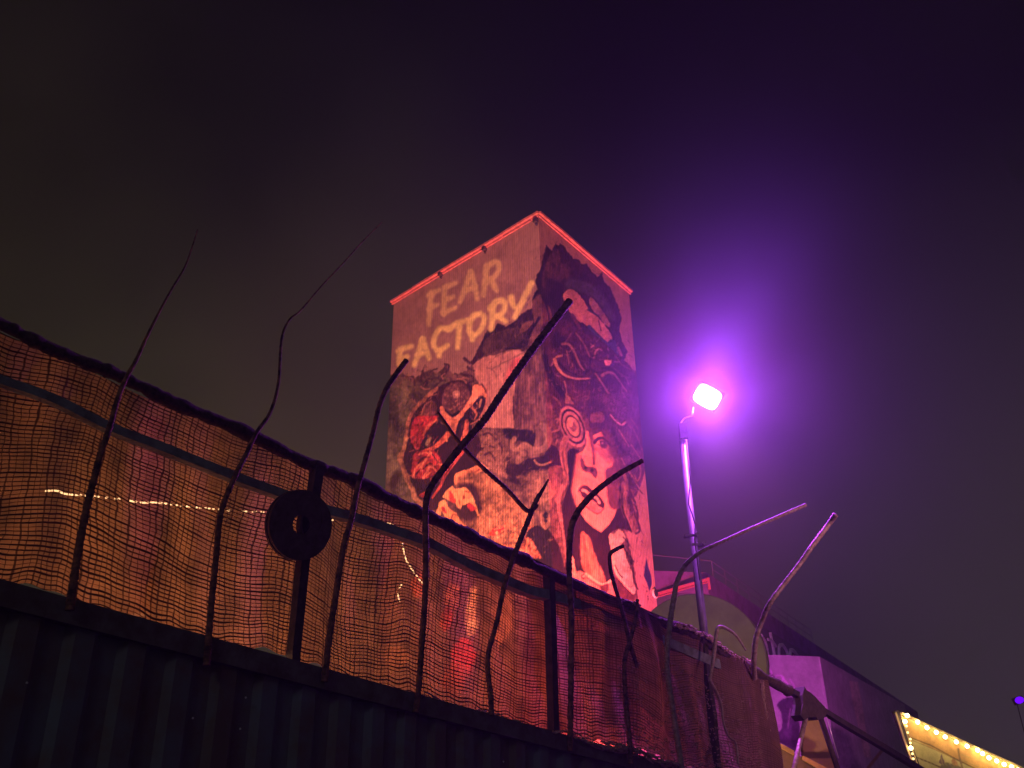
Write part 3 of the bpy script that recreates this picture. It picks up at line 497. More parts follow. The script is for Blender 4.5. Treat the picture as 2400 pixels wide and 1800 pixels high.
vp = MB(); vp.sweep([p_ - oR * .05, p_ + oR * .07], .25, 20); vo = vp.go('vent_pipe', mat('pipe_collar', (.45, .3, .22), .7), tower, True)
vp = MB(); vp.sweep([p_ + oR * .02, p_ + oR * .085], .18, 20); vp.go('vent_dark_cap', mat('void_shade', (.004, .003, .006), .9), vo)  # solid black cap, the dark inside the pipe put into its colour

# ------------------------------------------------------------ lamps that light the tower from the yard (red-orange stage floods)
def lamp(name, kind, loc, power, colr, target=None, size=.3, angle=None, blend=.5):
    l = bpy.data.lights.new(name, kind); l.energy = power; l.color = colr
    if kind in ('POINT', 'SPOT'): l.shadow_soft_size = size
    if kind == 'SPOT': l.spot_size = R(angle or 60); l.spot_blend = blend
    o = bpy.data.objects.new(name, l); col.objects.link(o); o.location = loc
    if target is not None: o.rotation_euler = (Vector(target) - Vector(loc)).to_track_quat('-Z', 'Y').to_euler()
    return o
LRED = (1, .14, .09)
lamp('tower_flood_right', 'SPOT', (6.5, 32, 2.5), 66000, (1, .135, .165), tuple((down(TC) + down(TR)) / 2 + up * 13 + eR * 1.2), .3, 76, .7)
lamp('tower_flood_left', 'SPOT', (-2.5, 21, 1.2), 92000, (1, .40, .32), tuple((down(TC) + down(TL)) / 2 + up * 22), .3, 62, .6)
lamp('board_fill_spot', 'SPOT', (2.2, 12.6, 2.2), 120, (1, .70, .32), (3.6, 17, 4.6), .06, 120, .5)  # unseen spot added to light the round board

# ------------------------------------------------------------ materials of the fence
rust = mat('rusty_rebar', (.34, .15, .085), .9, .1, c2=(.06, .03, .028), nscale=16, bump=.5)
pale_bar = mat('pale_rebar', (.55, .42, .38), .6, .3, c2=(.3, .2, .17), nscale=25, bump=.4)  # paler rebar for the rods and strut at the right end
steel = mat('grey_paint_steel', (.26, .31, .32), .6, .1, c2=(.15, .16, .16), nscale=10, bump=.2)
dsteel = mat('dark_steel', (.07, .05, .055), .7, .1, c2=(.035, .025, .028), nscale=12, bump=.3)
hess = mat('rolled_burlap', (.10, .062, .045), .95, c2=(.04, .025, .022), nscale=30, bump=1.0)

TOP = [(-120, 706), (0, 761), (92, 802), (215, 856), (295, 890), (415, 945), (538, 1000), (680, 1066), (760, 1100), (837, 1131), (929, 1176), (1003, 1211), (1083, 1248), (1175, 1290), (1240, 1318), (1341, 1367), (1454, 1416), (1540, 1453), (1607, 1480), (1669, 1514), (1730, 1553), (1776, 1580), (1847, 1617), (1880, 1636), (1984, 1700), (2080, 1757), (2180, 1818)]
MID = [(-120, 848), (0, 893), (123, 937), (255, 1003), (369, 1047), (553, 1121), (652, 1157), (750, 1193), (821, 1213), (913, 1243), (1006, 1277), (1098, 1326), (1190, 1366), (1240, 1386), (1304, 1402), (1386, 1432), (1448, 1461), (1552, 1504), (1663, 1552), (1765, 1594)]
BOT = [(-120, 1326), (0, 1352), (145, 1380), (195, 1402), (325, 1446), (481, 1482), (669, 1529), (756, 1558), (800, 1580), (978, 1618), (1061, 1655), (1153, 1672), (1261, 1710), (1338, 1722), (1415, 1748), (1480, 1762), (1586, 1794), (1700, 1830), (1820, 1868)]
def wpx(P_, wpx_): return wpx_ * depth(P_) / F

frame = empty('railing_frame', tuple(at(0, 2.6)), 'dark steel railing frame on top of the container, burlap tied over its top rail', 'railing')
tp = [Vector(fp(x_, y_)) for x_, y_ in TOP]
tp2 = [Vector(v) for v in cr_spline(tp, 6)]
MB().sweep(tp2, [wpx(p, 21 if i < 126 else 15) / 2 * 1.2 for i, p in enumerate(tp2)], 4, phase=math.pi / 4).go('top_rail', dsteel, frame)
mp = [Vector(v) for v in cr_spline([Vector(fp(x_, y_, .02)) for x_, y_ in MID], 4)]
MB().sweep(mp, [wpx(p, 25) / 2 * 1.25 for p in mp], 4, phase=math.pi / 4).go('middle_rail', steel, frame)
def post(pts, wd, off=.03, m_=dsteel, nm='post'):
    p = [Vector(fp(x_, y_, off)) for x_, y_ in pts]; MB().sweep(p, [wpx(v, wd) / 2 * 1.35 for v in p], 4, phase=math.pi / 4, up=hn).go(nm, m_, frame)
post([(746, 1085), (728, 1200), (709, 1320), (688, 1530), (686, 1575)], 25)
post([(1286, 1345), (1290, 1450), (1294, 1600), (1298, 1740)], 21)
post([(1646, 1500), (1655, 1590), (1668, 1670), (1679, 1800), (1684, 1850)], 18)
post([(1778, 1585), (1788, 1680), (1800, 1810)], 16)
post([(1671, 1730), (1650, 1768), (1625, 1815)], 14, -.02, nm='brace')

# burlap rolled and lashed along the top rail: lumpy roll, part of the net
rnd = random.Random(3)
def roll(pts, w_, jit, seed, off):
    rr = random.Random(seed); p = [Vector(fp(x_, y_, off)) for x_, y_ in pts]; p = [Vector(v) for v in cr_spline(p, 14)]
    rad = []; 
    k1 = rr.random() * 9
    for i, v in enumerate(p):
        rad.append(wpx(v, w_) / 2 * (1 + jit * (math.sin(i * .31 + k1) * .5 + math.sin(i * .83 + k1 * 2) * .4 + (rr.random() - .5) * .7)))
        p[i] = v + up * (math.sin(i * .17 + k1) * .006 + (rr.random() - .5) * .006) * 1.2
    return p, rad

# ------------------------------------------------------------ burlap nets
def net_mat(name, gap_tr, tl_col, thread_col, glow=1.0, front=(.3, .2, .16)):
    m = bpy.data.materials.new(name); m.use_nodes = True; t = m.node_tree; t.nodes.clear(); n = t.nodes.new; l = t.links.new
    o = n('ShaderNodeOutputMaterial'); uv = n('ShaderNodeUVMap'); uv.uv_map = 'weave'
    def math_(op, a, b=None, c=None):
        x = n('ShaderNodeMath'); x.operation = op
        for i, v in enumerate((a, b, c)):
            if v is None: continue
            if isinstance(v, (int, float)): x.inputs[i].default_value = v
            else: l(v, x.inputs[i])
        return x.outputs[0]
    def noise(scale, vec, det=2):
        x = n('ShaderNodeTexNoise'); x.inputs['Scale'].default_value = scale; x.inputs['Detail'].default_value = det; l(vec, x.inputs['Vector']); return x.outputs[0]
    def vscale(v, s):
        x = n('ShaderNodeVectorMath'); x.operation = 'MULTIPLY'; x.inputs[1].default_value = s; l(v, x.inputs[0]); return x.outputs[0]
    U = uv.outputs[0]; sp = n('ShaderNodeSeparateXYZ'); l(U, sp.inputs[0])
    lo = noise(1.7, U, 2); lo2 = noise(11, U, 2); hi = noise(40, U, 1); lov = noise(2.3, vscale(U, (1, .6, 1)), 3)
    du = math_('ADD', math_('MULTIPLY', math_('SUBTRACT', lov, .5), .12), math_('MULTIPLY', math_('SUBTRACT', lo2, .5), .03))
    dv = math_('ADD', math_('MULTIPLY', math_('SUBTRACT', lo, .5), .10), math_('MULTIPLY', math_('SUBTRACT', lo2, .5), .007))
    u = math_('ADD', sp.outputs[0], du); v = math_('ADD', sp.outputs[1], dv)
    def thread(c, period, w0, along):
        k = math_('DIVIDE', c, period); f = math_('ABSOLUTE', math_('SUBTRACT', math_('FRACT', k), .5))
        idn = n('ShaderNodeTexWhiteNoise'); idn.noise_dimensions = '1D'; l(math_('FLOOR', k), idn.inputs['W'])
        wdt = math_('MULTIPLY', math_('ADD', math_('MULTIPLY', idn.outputs[0], .9), .35), w0)
        wn = math_('MULTIPLY', wdt, math_('ADD', math_('MULTIPLY', along, 1.2), .4))
        x = n('ShaderNodeMapRange'); x.interpolation_type = 'SMOOTHSTEP'; l(f, x.inputs[0]); l(math_('MULTIPLY', wn, .5), x.inputs[1]); l(math_('MULTIPLY', wn, 1.5), x.inputs[2]); x.inputs[3].default_value = 1; x.inputs[4].default_value = 0
        return x.outputs[0]
    th = thread(v, .0225, .19, noise(6, vscale(U, (1, 3, 1)), 2)); tv = thread(u, .036, .12, noise(6, vscale(U, (3, 1, 1)), 2))
    T = math_('MAXIMUM', th, math_('MULTIPLY', tv, .85))
    fold_blotch = math_('ADD', math_('MULTIPLY', noise(4.5, U, 5), .5), math_('MULTIPLY', noise(1.0, vscale(U, (5, .5, 1)), 4), .5))  # random cloth tone plus light and dark of folds put into the colour
    # gap: woven film, partly see-through
    tr = n('ShaderNodeBsdfTransparent'); tr.inputs[0].default_value = (1, .88, .8, 1)
    tl = n('ShaderNodeBsdfTranslucent'); df = n('ShaderNodeBsdfDiffuse'); df.inputs[0].default_value = (*front, 1)
    cm = n('ShaderNodeMapRange'); l(fold_blotch, cm.inputs[0]); cm.inputs[1].default_value = .38; cm.inputs[2].default_value = .62; cm.inputs[3].default_value = .5; cm.inputs[4].default_value = 1.45
    mc = n('ShaderNodeMix'); mc.data_type = 'RGBA'; mc.blend_type = 'MULTIPLY'; mc.inputs[0].default_value = 1; mc.inputs[6].default_value = (*tl_col, 1); l(cm.outputs[0], mc.inputs[7]); l(mc.outputs[2], tl.inputs[0])
    a = n('ShaderNodeAddShader')
    m1 = n('ShaderNodeMixShader'); m1.inputs[0].default_value = .3; l(tl.outputs[0], m1.inputs[1]); l(df.outputs[0], m1.inputs[2])
    m2 = n('ShaderNodeMixShader'); gt = math_('MULTIPLY', math_('ADD', .5, fold_blotch), gap_tr); l(gt, m2.inputs[0]); l(m1.outputs[0], m2.inputs[1]); l(tr.outputs[0], m2.inputs[2])
    dth = n('ShaderNodeBsdfDiffuse'); dth.inputs[0].default_value = (*thread_col, 1)
    m3 = n('ShaderNodeMixShader'); l(T, m3.inputs[0]); l(m2.outputs[0], m3.inputs[1]); l(dth.outputs[0], m3.inputs[2]); l(m3.outputs[0], o.inputs[0])
    bp = n('ShaderNodeBump'); bp.inputs['Strength'].default_value = .6; bp.inputs['Distance'].default_value = .01; l(T, bp.inputs['Height']); l(bp.outputs[0], dth.inputs['Normal']); l(bp.outputs[0], df.inputs['Normal'])
    return m
def interp_sz(pts, off=0):
    a = [sz(fp(x_, y_)) for x_, y_ in pts]; return np.array([p[0] for p in a]), np.array([p[1] for p in a])
sT, zT = interp_sz(TOP); sB, zB = interp_sz(BOT)
def net(name, px0, px1, off, m_, seed, label, folds, scallop):
    s0 = sz(fp(px0, np.interp(px0, [p[0] for p in TOP], [p[1] for p in TOP])))[0]; s1 = sz(fp(px1, np.interp(px1, [p[0] for p in TOP], [p[1] for p in TOP])))[0]
    root = empty(name, tuple(at((s0 + s1) / 2, float(np.interp((s0 + s1) / 2, sB, zB)))), label, 'burlap netting', 'burlap nets on the railing')
    nu, nv = int((s1 - s0) / .025), 60; V = []; UV = []
    ph = seed * 1.7
    for i in range(nu + 1):
        s_ = s0 + (s1 - s0) * i / nu; zt = float(np.interp(s_, sT, zT)); zb = float(np.interp(s_, sB, zB)) - .02
        zb += scallop * (abs(math.sin(s_ * 2.3 + ph)) * .06 - .02) 
        for j in range(nv + 1):
            v = j / nv; f_ = folds * (.045 * math.sin(s_ * 2.9 + ph + v * .8) + .03 * math.sin(s_ * 7.3 + 2 * ph - v * 1.3) + .011 * math.sin(s_ * 17 + v * 3))
            env = math.sin(math.pi * (v * .8 + .1)); z_ = zb + .010 * (math.sin(s_ * 31) + math.sin(s_ * 13.7)) * (1 - v) ** 8 + (zt - zb) * v
            V.append(at(s_, z_, off + f_ * env)); UV.append((s_ + .03 * math.sin(v * 4 + s_), (zt - zb) * v + .05 * math.sin(s_ * 2.6 + ph) * v * (1 - v) * 4 + (.02 * math.sin(s_ * 5.1))))
    Fc = [(i * (nv + 1) + j, (i + 1) * (nv + 1) + j, (i + 1) * (nv + 1) + j + 1, i * (nv + 1) + j + 1) for i in range(nu) for j in range(nv)]
    o = link('netting', V, Fc, m_, root, True); ul = o.data.uv_layers.new(name='weave')
    idx = np.zeros(len(o.data.loops), np.int32); o.data.loops.foreach_get('vertex_index', idx); ul.data.foreach_set('uv', np.array(UV, np.float32)[idx].ravel())
    return root
netA = net('burlap_net', -100, 1290, -.07, net_mat('burlap_backlit', .30, (.60, .295, .125), (.135, .055, .028)), 1, 'long brown burlap net glowing amber from behind, left of the narrow steel post', 1.0, .6)
netB = net('burlap_net', 1282, 1782, .075, net_mat('burlap_front', .035, (.34, .20, .15), (.17, .09, .075), front=(.36, .22, .19)), 2, 'darker pinkish burlap net draped over the rails at the right end of the railing', 1.5, 1.0)
for root, a, b, seed, off in ((netA, 0, 14, 5, .02), (netB, 14, 22, 9, .05)):
    pts, rad = roll(TOP[a:b + 1], 30 if root is netA else 24, .22, seed, off)
    MB().sweep(pts, rad, 10).go('rolled_hem', hess, root, True)
# frayed strands on hems
fray = mat('frayed_jute', (.62, .42, .36), .9, c2=(.4, .25, .2), nscale=40)
def strands(root, A_, n_, spread, seed, off, nm, rad=.004, L=.25):
    rr = random.Random(seed); mb = MB(); P_ = [Vector(fp(x_, y_, off)) for x_, y_ in A_]; P_ = [Vector(v) for v in cr_spline(P_, 20)]
    for _ in range(n_):
        i = rr.randrange(0, len(P_) - 6); k = rr.randint(4, 22); seg = P_[i:i + k:2]
        if len(seg) < 3: continue
        jx = Vector(((rr.random() - .5), (rr.random() - .5), (rr.random() - .5))) * spread
        mb.sweep([p + jx + Vector(((rr.random() - .5), (rr.random() - .5), (rr.random() - .5))) * spread * .45 for p in seg], rad * (.6 + rr.random()), 5)
    mb.go(nm, fray, root)
strands(netB, [(1575, 1462), (1607, 1470), (1640, 1482), (1669, 1498), (1700, 1520), (1730, 1541), (1768, 1558)], 60, .05, 1, .12, 'frayed_hem', .006)
strands(netB, [(1450, 1402), (1480, 1412), (1500, 1422)], 14, .02, 2, .1, 'frayed_hem', .006)
strands(netB, [(1415, 1746), (1480, 1758), (1530, 1778), (1590, 1796)], 70, .06, 3, .13, 'frayed_hem', .005)
strands(netB, [(1300, 1718), (1345, 1722), (1415, 1750), (1470, 1762)], 30, .04, 4, .13, 'frayed_hem', .005)
strands(netA, [(990, 1622), (1061, 1660), (1100, 1672), (1153, 1676), (1200, 1692), (1265, 1715)], 60, .04, 5, .02, 'frayed_hem', .004)
strands(netB, [(1784, 1600), (1788, 1640), (1793, 1680), (1800, 1730), (1806, 1800)], 60, .05, 6, .08, 'frayed_edge', .004)
# loose jute fibres sticking out of the right net
rr = random.Random(12); mb = MB()
for _ in range(900):
    x_ = 1440 + rr.random() ** .8 * 345; yt = np.interp(x_, [p[0] for p in TOP], [p[1] for p in TOP]) + 30; y_ = yt + 40 + rr.random() ** .7 * 250
    p = fp(x_, y_, .135 + .02 * rr.random()); a = R(-25 + rr.gauss(0, 22)); L = .012 + rr.random() * .03
    d_ = hd * math.cos(a) + up * math.sin(a); mb.sweep([p, p + d_ * L * .5 + hn * .012 + up * .004, p + d_ * L], .0022 + rr.random() * .002, 4)
mb.go('loose_fibres', fray, netB)

# ------------------------------------------------------------ container under the railing
cont = empty('shipping_container', tuple(at(0, 0)), 'dark blue corrugated shipping container under the burlap railing', 'container')
slope = (sz(fp(1480, 1772))[1] - sz(fp(0, 1370))[1]) / (sz(fp(1480, 1772))[0] - sz(fp(0, 1370))[0])
zc0 = sz(fp(0, 1370))[1] - slope * sz(fp(0, 1370))[0]
ztop = lambda s_: zc0 + slope * s_
sa = sz(fp(-400, 1260))[0]; sb = sz(fp(1760, 1850))[0]
ex = (at(1, ztop(1)) - at(0, ztop(0))).normalized()
cblue = mat('container_paint', (.13, .165, .19), .6, .0, c2=(.13, .095, .07), nscale=2.6, bump=.3)
crust = mat('container_rail_paint', (.15, .14, .13), .7, .0, c2=(.09, .06, .05), nscale=7, bump=.3)
V = []; Fc = []; pitch = .28; prof = [(0, 0), (.07, 0), (.11, -.036), (.21, -.036), (.25, 0)]
s_ = sa; col_s = []
while s_ < sb:
    for a, b in prof: col_s.append((s_ + a, b))
    s_ += pitch
for a, b in col_s:
    for k in range(7): V.append(at(a, ztop(a) - .12 - k * .40, .08 + b))
for i in range(len(col_s) - 1):
    for k in range(6): Fc.append((i * 7 + k, i * 7 + k + 1, (i + 1) * 7 + k + 1, (i + 1) * 7 + k))
link('side_panel', V, Fc, cblue, cont)
mm = MB(); c_ = (sa + sb) / 2; hl = (sb - sa) / 2 * math.hypot(1, slope)
mm.box(at(c_, ztop(c_) - .065, .06), ex, hn, ex.cross(hn).normalized(), hl, .05, .06); mm.go('top_side_rail', crust, cont)
mm = MB(); mm.box(at(c_, ztop(c_) - .02, -1.23), ex, hn, ex.cross(hn).normalized(), hl, 1.235, .02); mm.go('roof', crust, cont)
mm = MB(); mm.box(at(c_, ztop(c_) - 1.3, -2.42), ex, hn, ex.cross(hn).normalized(), hl, .03, 1.22); mm.go('rear_panel', cblue, cont)
for s_ in (sa + .02, sb - .02):
    mm = MB(); mm.box(at(s_, ztop(s_) - 1.3, -1.2), ex, hn, ex.cross(hn).normalized(), .03, 1.17, 1.2); mm.go('end_panel', cblue, cont)
rm_ = mat('bright_rivet', (.8, .8, .8), .3, .6)
for px, py in ((452, 1683), (576, 1635), (563, 1708), (63, 1600), (1180, 1785)):
    MB().sweep([fp(px, py, .082), fp(px, py, .092)], .006, 8).go('rivet', rm_, cont)

# ------------------------------------------------------------ rebar rods
def rod(pts, ws, offs, m_, label, nm='bent_rod', ribs=True):
    n_ = len(pts); ws = np.interp(np.linspace(0, 1, n_), np.linspace(0, 1, len(ws)), ws); offs = np.interp(np.linspace(0, 1, n_), np.linspace(0, 1, len(offs)), offs)
    p3 = [Vector(fp(x_, y_, o_)) for (x_, y_), o_ in zip(pts, offs)]; r3 = [wpx(p, w_) / 2 for p, w_ in zip(p3, ws)]
    Q = cr_spline([(*p, r_) for p, r_ in zip(p3, r3)], 26 if ribs else 8)
    P_ = [Vector(v[:3]) for v in Q]; Rr = []
    for i, v in enumerate(Q): Rr.append(v[3] * (1 + (.17 if ribs and i % 3 == 0 else 0) + .06 * math.sin(i * .7)))
    base = P_[-1]; mb = MB(); mb.sweep(P_, Rr, 9)
    o = mb.go(nm, m_, None, True)
    o.data.transform(Matrix.Translation(-base)); o.location = base
    tag(o, label, 'metal rod', 'bent rods welded along the container edge'); return o
rod([(463, 538), (450, 580), (432, 628), (401, 680), (373, 731), (344, 789), (317, 848), (298, 881), (277, 931), (258, 998), (237, 1060), (221, 1121), (201, 1200), (181, 1308), (170, 1381), (163, 1430)], [2.5, 5, 11, 16, 20], [.35, .2, .12, .12, .15], rust, 'leftmost rusty rod, leaning right above the rail')
rod([(895, 521), (850, 566), (803, 618), (752, 672), (705, 727), (678, 750), (660, 795), (652, 900), (633, 967), (602, 1013), (578, 1063), (556, 1106), (519, 1198), (506, 1308), (495, 1417), (488, 1507), (484, 1560)], [2, 3.5, 8, 13, 17], [.3, .2, .1, .12, .14], rust, 'long thin crooked rod, kinked twice above the rail left of the tower')
rod([(952, 845), (928, 877), (905, 912), (888, 955), (875, 1010), (857, 1077), (837, 1148), (824, 1215), (806, 1277), (791, 1369), (772, 1492), (760, 1598)], [12, 11, 13, 16], [.25, .15, .12, .14], rust, 'rod just right of the brake disc, its tip touching the F of FACTORY')
rod([(1334, 707), (1270, 790), (1218, 861), (1175, 924), (1135, 984), (1083, 1044), (1040, 1098), (1012, 1138), (1001, 1167), (997, 1207), (998, 1300), (996, 1400), (991, 1474), (981, 1613), (974, 1670)], [17, 17, 15, 14, 14], [.5, .35, .15, .12, .14], rust, 'longest thick rod crossing the whole mural diagonally')
rod([(1026, 966), (1048, 998), (1077, 1038), (1126, 1091), (1187, 1146), (1218, 1180), (1234, 1196), (1246, 1196), (1258, 1184)], [7, 10, 10, 9], [.3, .25, .2, .17], rust, 'short rod hanging across the others in an X over the mural', ribs=True)
rod([(1285, 1124), (1272, 1148), (1255, 1177), (1233, 1232), (1212, 1284), (1202, 1310), (1181, 1379), (1163, 1462), (1146, 1524), (1143, 1567), (1150, 1628), (1152, 1676)], [4, 12, 12, 11, 12, 13], [.2, .15, .12, .14], rust, 'pointed rod in the middle, bent like a knee over the burlap')
rod([(1506, 1080), (1480, 1094), (1449, 1112), (1403, 1146), (1369, 1180), (1350, 1207), (1338, 1244), (1334, 1330), (1339, 1444), (1338, 1597), (1336, 1760)], [10, 12, 14, 14, 13, 13], [.45, .25, .14, .14, .14], rust, 'rod curving right across the mouth of the painted woman')
rod([(1460, 1280), (1443, 1288), (1431, 1297), (1429, 1315), (1433, 1345), (1448, 1397), (1460, 1440), (1469, 1477), (1477, 1510), (1486, 1540), (1494, 1564)], [8, 9, 9, 10, 9], [.25, .2, .16, .16], rust, 'short rod with a hooked tip below the painted chin')
rod([(1494, 1405), (1492, 1440), (1481, 1486), (1469, 1526), (1464, 1553), (1464, 1600), (1468, 1654), (1474, 1719), (1478, 1790)], [7, 10, 11, 12], [.22, .2, .17, .16], rust, 'plain low rod crossing behind the hooked one')
rod([(1888, 1184), (1850, 1200), (1811, 1217), (1751, 1243), (1691, 1270), (1650, 1289), (1620, 1311), (1601, 1332), (1586, 1366), (1580, 1400), (1570, 1461), (1563, 1538), (1567, 1600), (1578, 1670), (1588, 1735), (1600, 1810)], [8, 8, 11, 13, 14], [1.1, .7, .3, .17, .17], pale_bar, 'long arching rod, its bright pink end pointing right in front of the lamp pole')
rod([(1958, 1206), (1940, 1232), (1902, 1282), (1878, 1317), (1840, 1366), (1804, 1415), (1786, 1455), (1772, 1498), (1767, 1547), (1768, 1590)], [12, 11, 11, 12], [1.3, .95, .45, .12], pale_bar, 'bright pink ribbed rod standing at the corner of the burlap, rightmost of all')
rod([(1748, 1524), (1727, 1492), (1709, 1477), (1690, 1469), (1681, 1476), (1677, 1501), (1673, 1538), (1667, 1575), (1664, 1595), (1679, 1622), (1691, 1654), (1696, 1695), (1707, 1724), (1725, 1743), (1730, 1790)], [4, 7, 9, 8, 5, 5], [.3, .25, .2, .17], pale_bar, 'thin rod curled over like a walking stick handle')

# ------------------------------------------------------------ brake disc on the first post
bc = fp(704, 1230, .13); er = wpx(bc, 70)
disc = empty('brake_disc', tuple(bc), 'rusty vented brake disc hung on the steel post of the railing', 'brake disc')
dr = mat('rusty_disc', (.13, .085, .085), .7, .3, c2=(.08, .045, .045), nscale=14, bump=.3)
fwd_ = (hn * .93 - hd * .12 - up * .18).normalized(); sx_ = fwd_.cross(up).normalized(); sy_ = sx_.cross(fwd_)
def annulus(mb, c, ro, ri, t0, t1, sx2=1.0, n_=48):
    b = len(mb.v)
    for (r_, t_) in ((ro, t0), (ro, t1), (ri, t1), (ri, t0)):
        for i in range(n_):
            a = 2 * math.pi * i / n_; mb.v.append(c + sx_ * math.cos(a) * r_ * sx2 + sy_ * math.sin(a) * r_ + fwd_ * t_)
    for k in range(4):
        for i in range(n_):
            j = (i + 1) % n_; k2 = (k + 1) % 4; mb.f.append((b + k * n_ + i, b + k * n_ + j, b + k2 * n_ + j, b + k2 * n_ + i))
R_ = wpx(bc, 82)
mb = MB(); annulus(mb, bc, R_, R_ * .27, -.012, .012); annulus(mb, bc, R_, R_ * .27, -.05, -.028); mb.go('friction_ring', dr, disc)
mb = MB(); hc_ = fp(728, 1222, .14); annulus(mb, hc_, R_ * .60, R_ * .50, -.03, .02, .62); mb.go('hub', dr, disc); mb = MB(); annulus(mb, hc_, R_ * .56, R_ * .01, -.02, .012, .66); mb.go('hub_dark_plate', mat('bore_shade', (.008, .006, .008), .9), disc)  # solid black plate in the hub, darkness of the bore put into colour
mb = MB()
for i in range(36):
    a = 2 * math.pi * i / 36; c_ = bc + (sx_ * math.cos(a) + sy_ * math.sin(a)) * R_ * .7 - fwd_ * .02; mb.box(c_, (sx_ * math.cos(a) + sy_ * math.sin(a)), (sx_ * -math.sin(a) + sy_ * math.cos(a)), fwd_, R_ * .27, .003, .0085)
mb.go('cooling_vanes', dr, disc)

# ------------------------------------------------------------ fairy lights behind the burlap
cab = mat('string_cable', (.25, .12, .06), .6, emit=(1, .5, .2), estr=.12); bulbm = mat('fairy_bulb_glass', (1, .8, .5), .3, emit=(1, .60, .28), estr=6)
def fairy(pts, off, label, n_=6):
    p = [Vector(fp(x_, y_, off)) for x_, y_ in pts]; Q = [Vector(v) for v in cr_spline(p, n_)]
    root = empty('fairy_light_string', tuple(Q[0]), label, 'fairy lights', 'fairy lights behind the burlap')
    MB().sweep(Q, .004, 5).go('cable', cab, root); rr = random.Random(int(pts[0][0]))
    for i in range(len(Q) - 1):
        for _ in range(2):
            if rr.random() < .5:
                c_ = Q[i].lerp(Q[i + 1], rr.random()); d_ = (Q[i + 1] - Q[i]).normalized(); b = MB(); b.sweep([c_ - d_ * .016, c_, c_ + d_ * .016], [.002, .006, .002], 6); b.go('lit_bulb', bulbm, root)
fairy([(95, 1152), (132, 1150), (154, 1158), (197, 1161), (227, 1164), (283, 1170), (332, 1178), (369, 1178), (430, 1186), (492, 1192), (553, 1198), (615, 1200), (660, 1208)], -.35, 'string of tiny amber lights running level behind the left half of the burlap')
fairy([(770, 1222), (800, 1215), (840, 1222), (883, 1226), (892, 1230), (907, 1226), (926, 1234), (940, 1262), (950, 1307), (960, 1326), (975, 1348), (990, 1367)], -.35, 'string of tiny lights dropping behind the burlap right of the brake disc', 4)
fairy([(942, 1369), (935, 1381), (933, 1395), (936, 1407)], -.4, 'short dangling bit of string lights behind the burlap', 3)
# posts behind the burlap
wood = mat('weathered_timber', (.34, .17, .085), .85, noise=.5, nscale=6, bump=.4)
for px, a, b, w_, lab in ((350, 985, 1440, 42, 'broad timber post glimpsed behind the left burlap net'), (1250, 1345, 1705, 36, 'timber post glimpsed behind the burlap beside the narrow steel post')):
    p = [fp(px + 8, a, -.55), fp(px - (22 if px < 600 else -2), b, -.55)]; o = MB().sweep(p, wpx(p[0], w_) / 2 * 1.3, 4, phase=math.pi / 4, up=hn).go('timber_post', wood)
    o.data.transform(Matrix.Translation(-p[1])); o.location = p[1]; tag(o, lab, 'post')

# unseen point lights added behind the net to make it glow
WARM = (1, .47, .22)
for px, py, pw, c in ((60, 1340, 11, WARM), (330, 1420, 11, WARM), (620, 1490, 9, WARM), (860, 1570, 6, (1, .38, .16)), (1090, 1620, 24, (1, .14, .07)), (1420, 1730, 3, (1, .36, .2)), (1640, 1790, 2.5, (1, .4, .28))):
    p = fp(px, py, -1.1); p.z = ztop(sz(p)[0]) + .14; lamp('net_glow_light', 'POINT', tuple(p), pw * 1.3, c, size=.04)

# ------------------------------------------------------------ pole with the purple floodlight
YP = 11.5
pb = py_(1652, 1500, YP); pt = py_(1599, 1032, YP); polex = (pb + pt) / 2
lampc = py_(1658, 930, YP)
polem = mat('painted_pole', (.12, .11, .12), .5, .1, c2=(.07, .06, .07), nscale=6)
pole = empty('floodlight_pole', (pb.x, pb.y, 0), 'slim grey pole carrying the glaring purple floodlight', 'lamp post')
basep = py_(1690, 1850, YP); 
pr_ = wpx(pt, 16) / 2
pq = [Vector((basep.x, basep.y, 0)), basep, pb, pt]
MB().sweep([Vector((pb.x + (basep.x - pb.x) * .6, YP, 0)), basep, pb, pt], [pr_ * 1.15, pr_ * 1.15, pr_ * 1.1, pr_], 14, up=Vector((0, 1, 0))).go('pole_shaft', polem, pole, True)
bx_ = Vector((1, 0, 0)); by_ = Vector((0, 1, 0))
MB().box(py_(1601, 1013, YP), bx_, by_, up, .05, .06, .11).go('junction_box', dsteel, pole)
MB().sweep([py_(1598, 1020, YP), py_(1592, 995, YP), py_(1604, 980, YP), py_(1622, 975, YP), py_(1624, 955, YP)], .018, 8).go('bracket', dsteel, pole, True)
MB().sweep([py_(1608, 1030, YP - .07), py_(1618, 1120, YP - .08), py_(1614, 1180, YP - .07), py_(1630, 1230, YP - .08), py_(1628, 1265, YP - .07), py_(1640, 1360, YP - .07)], .009, 6).go('cable', dsteel, pole, True)
for px, py in ((1617, 1257), (1634, 1278)):
    c_ = py_(px, py, YP - .02); mb = MB(); mb.box(c_, bx_, by_, up, .075, .05, .014); mb.sweep([c_ + bx_ * .075, c_ + bx_ * .075 - by_ * .1], .022, 8); mb.go('clamp', polem, pole)
fl = empty('floodlight', tuple(lampc), 'square LED floodlight glaring purple-white on top of the pole', 'floodlight')
ln = (CAM - lampc).normalized(); ln = (ln + Vector((.10, 0, -.05))).normalized(); lx = ln.cross(up).normalized(); ly = lx.cross(ln); a = R(33)
lx, ly = lx * math.cos(a) + ly * math.sin(a), ly * math.cos(a) - lx * math.sin(a)
hw, hh = wpx(lampc, 29), wpx(lampc, 23)
mb = MB(); mb.box(lampc - ln * .06, lx, ly, ln, hw * 1.1, hh * 1.1, .05)
for i in range(7): mb.box(lampc - ln * .13 + lx * (i - 3) * hw * .3, lx, ly, ln, .004, hh, .02)
mb.go('housing', dsteel, fl)
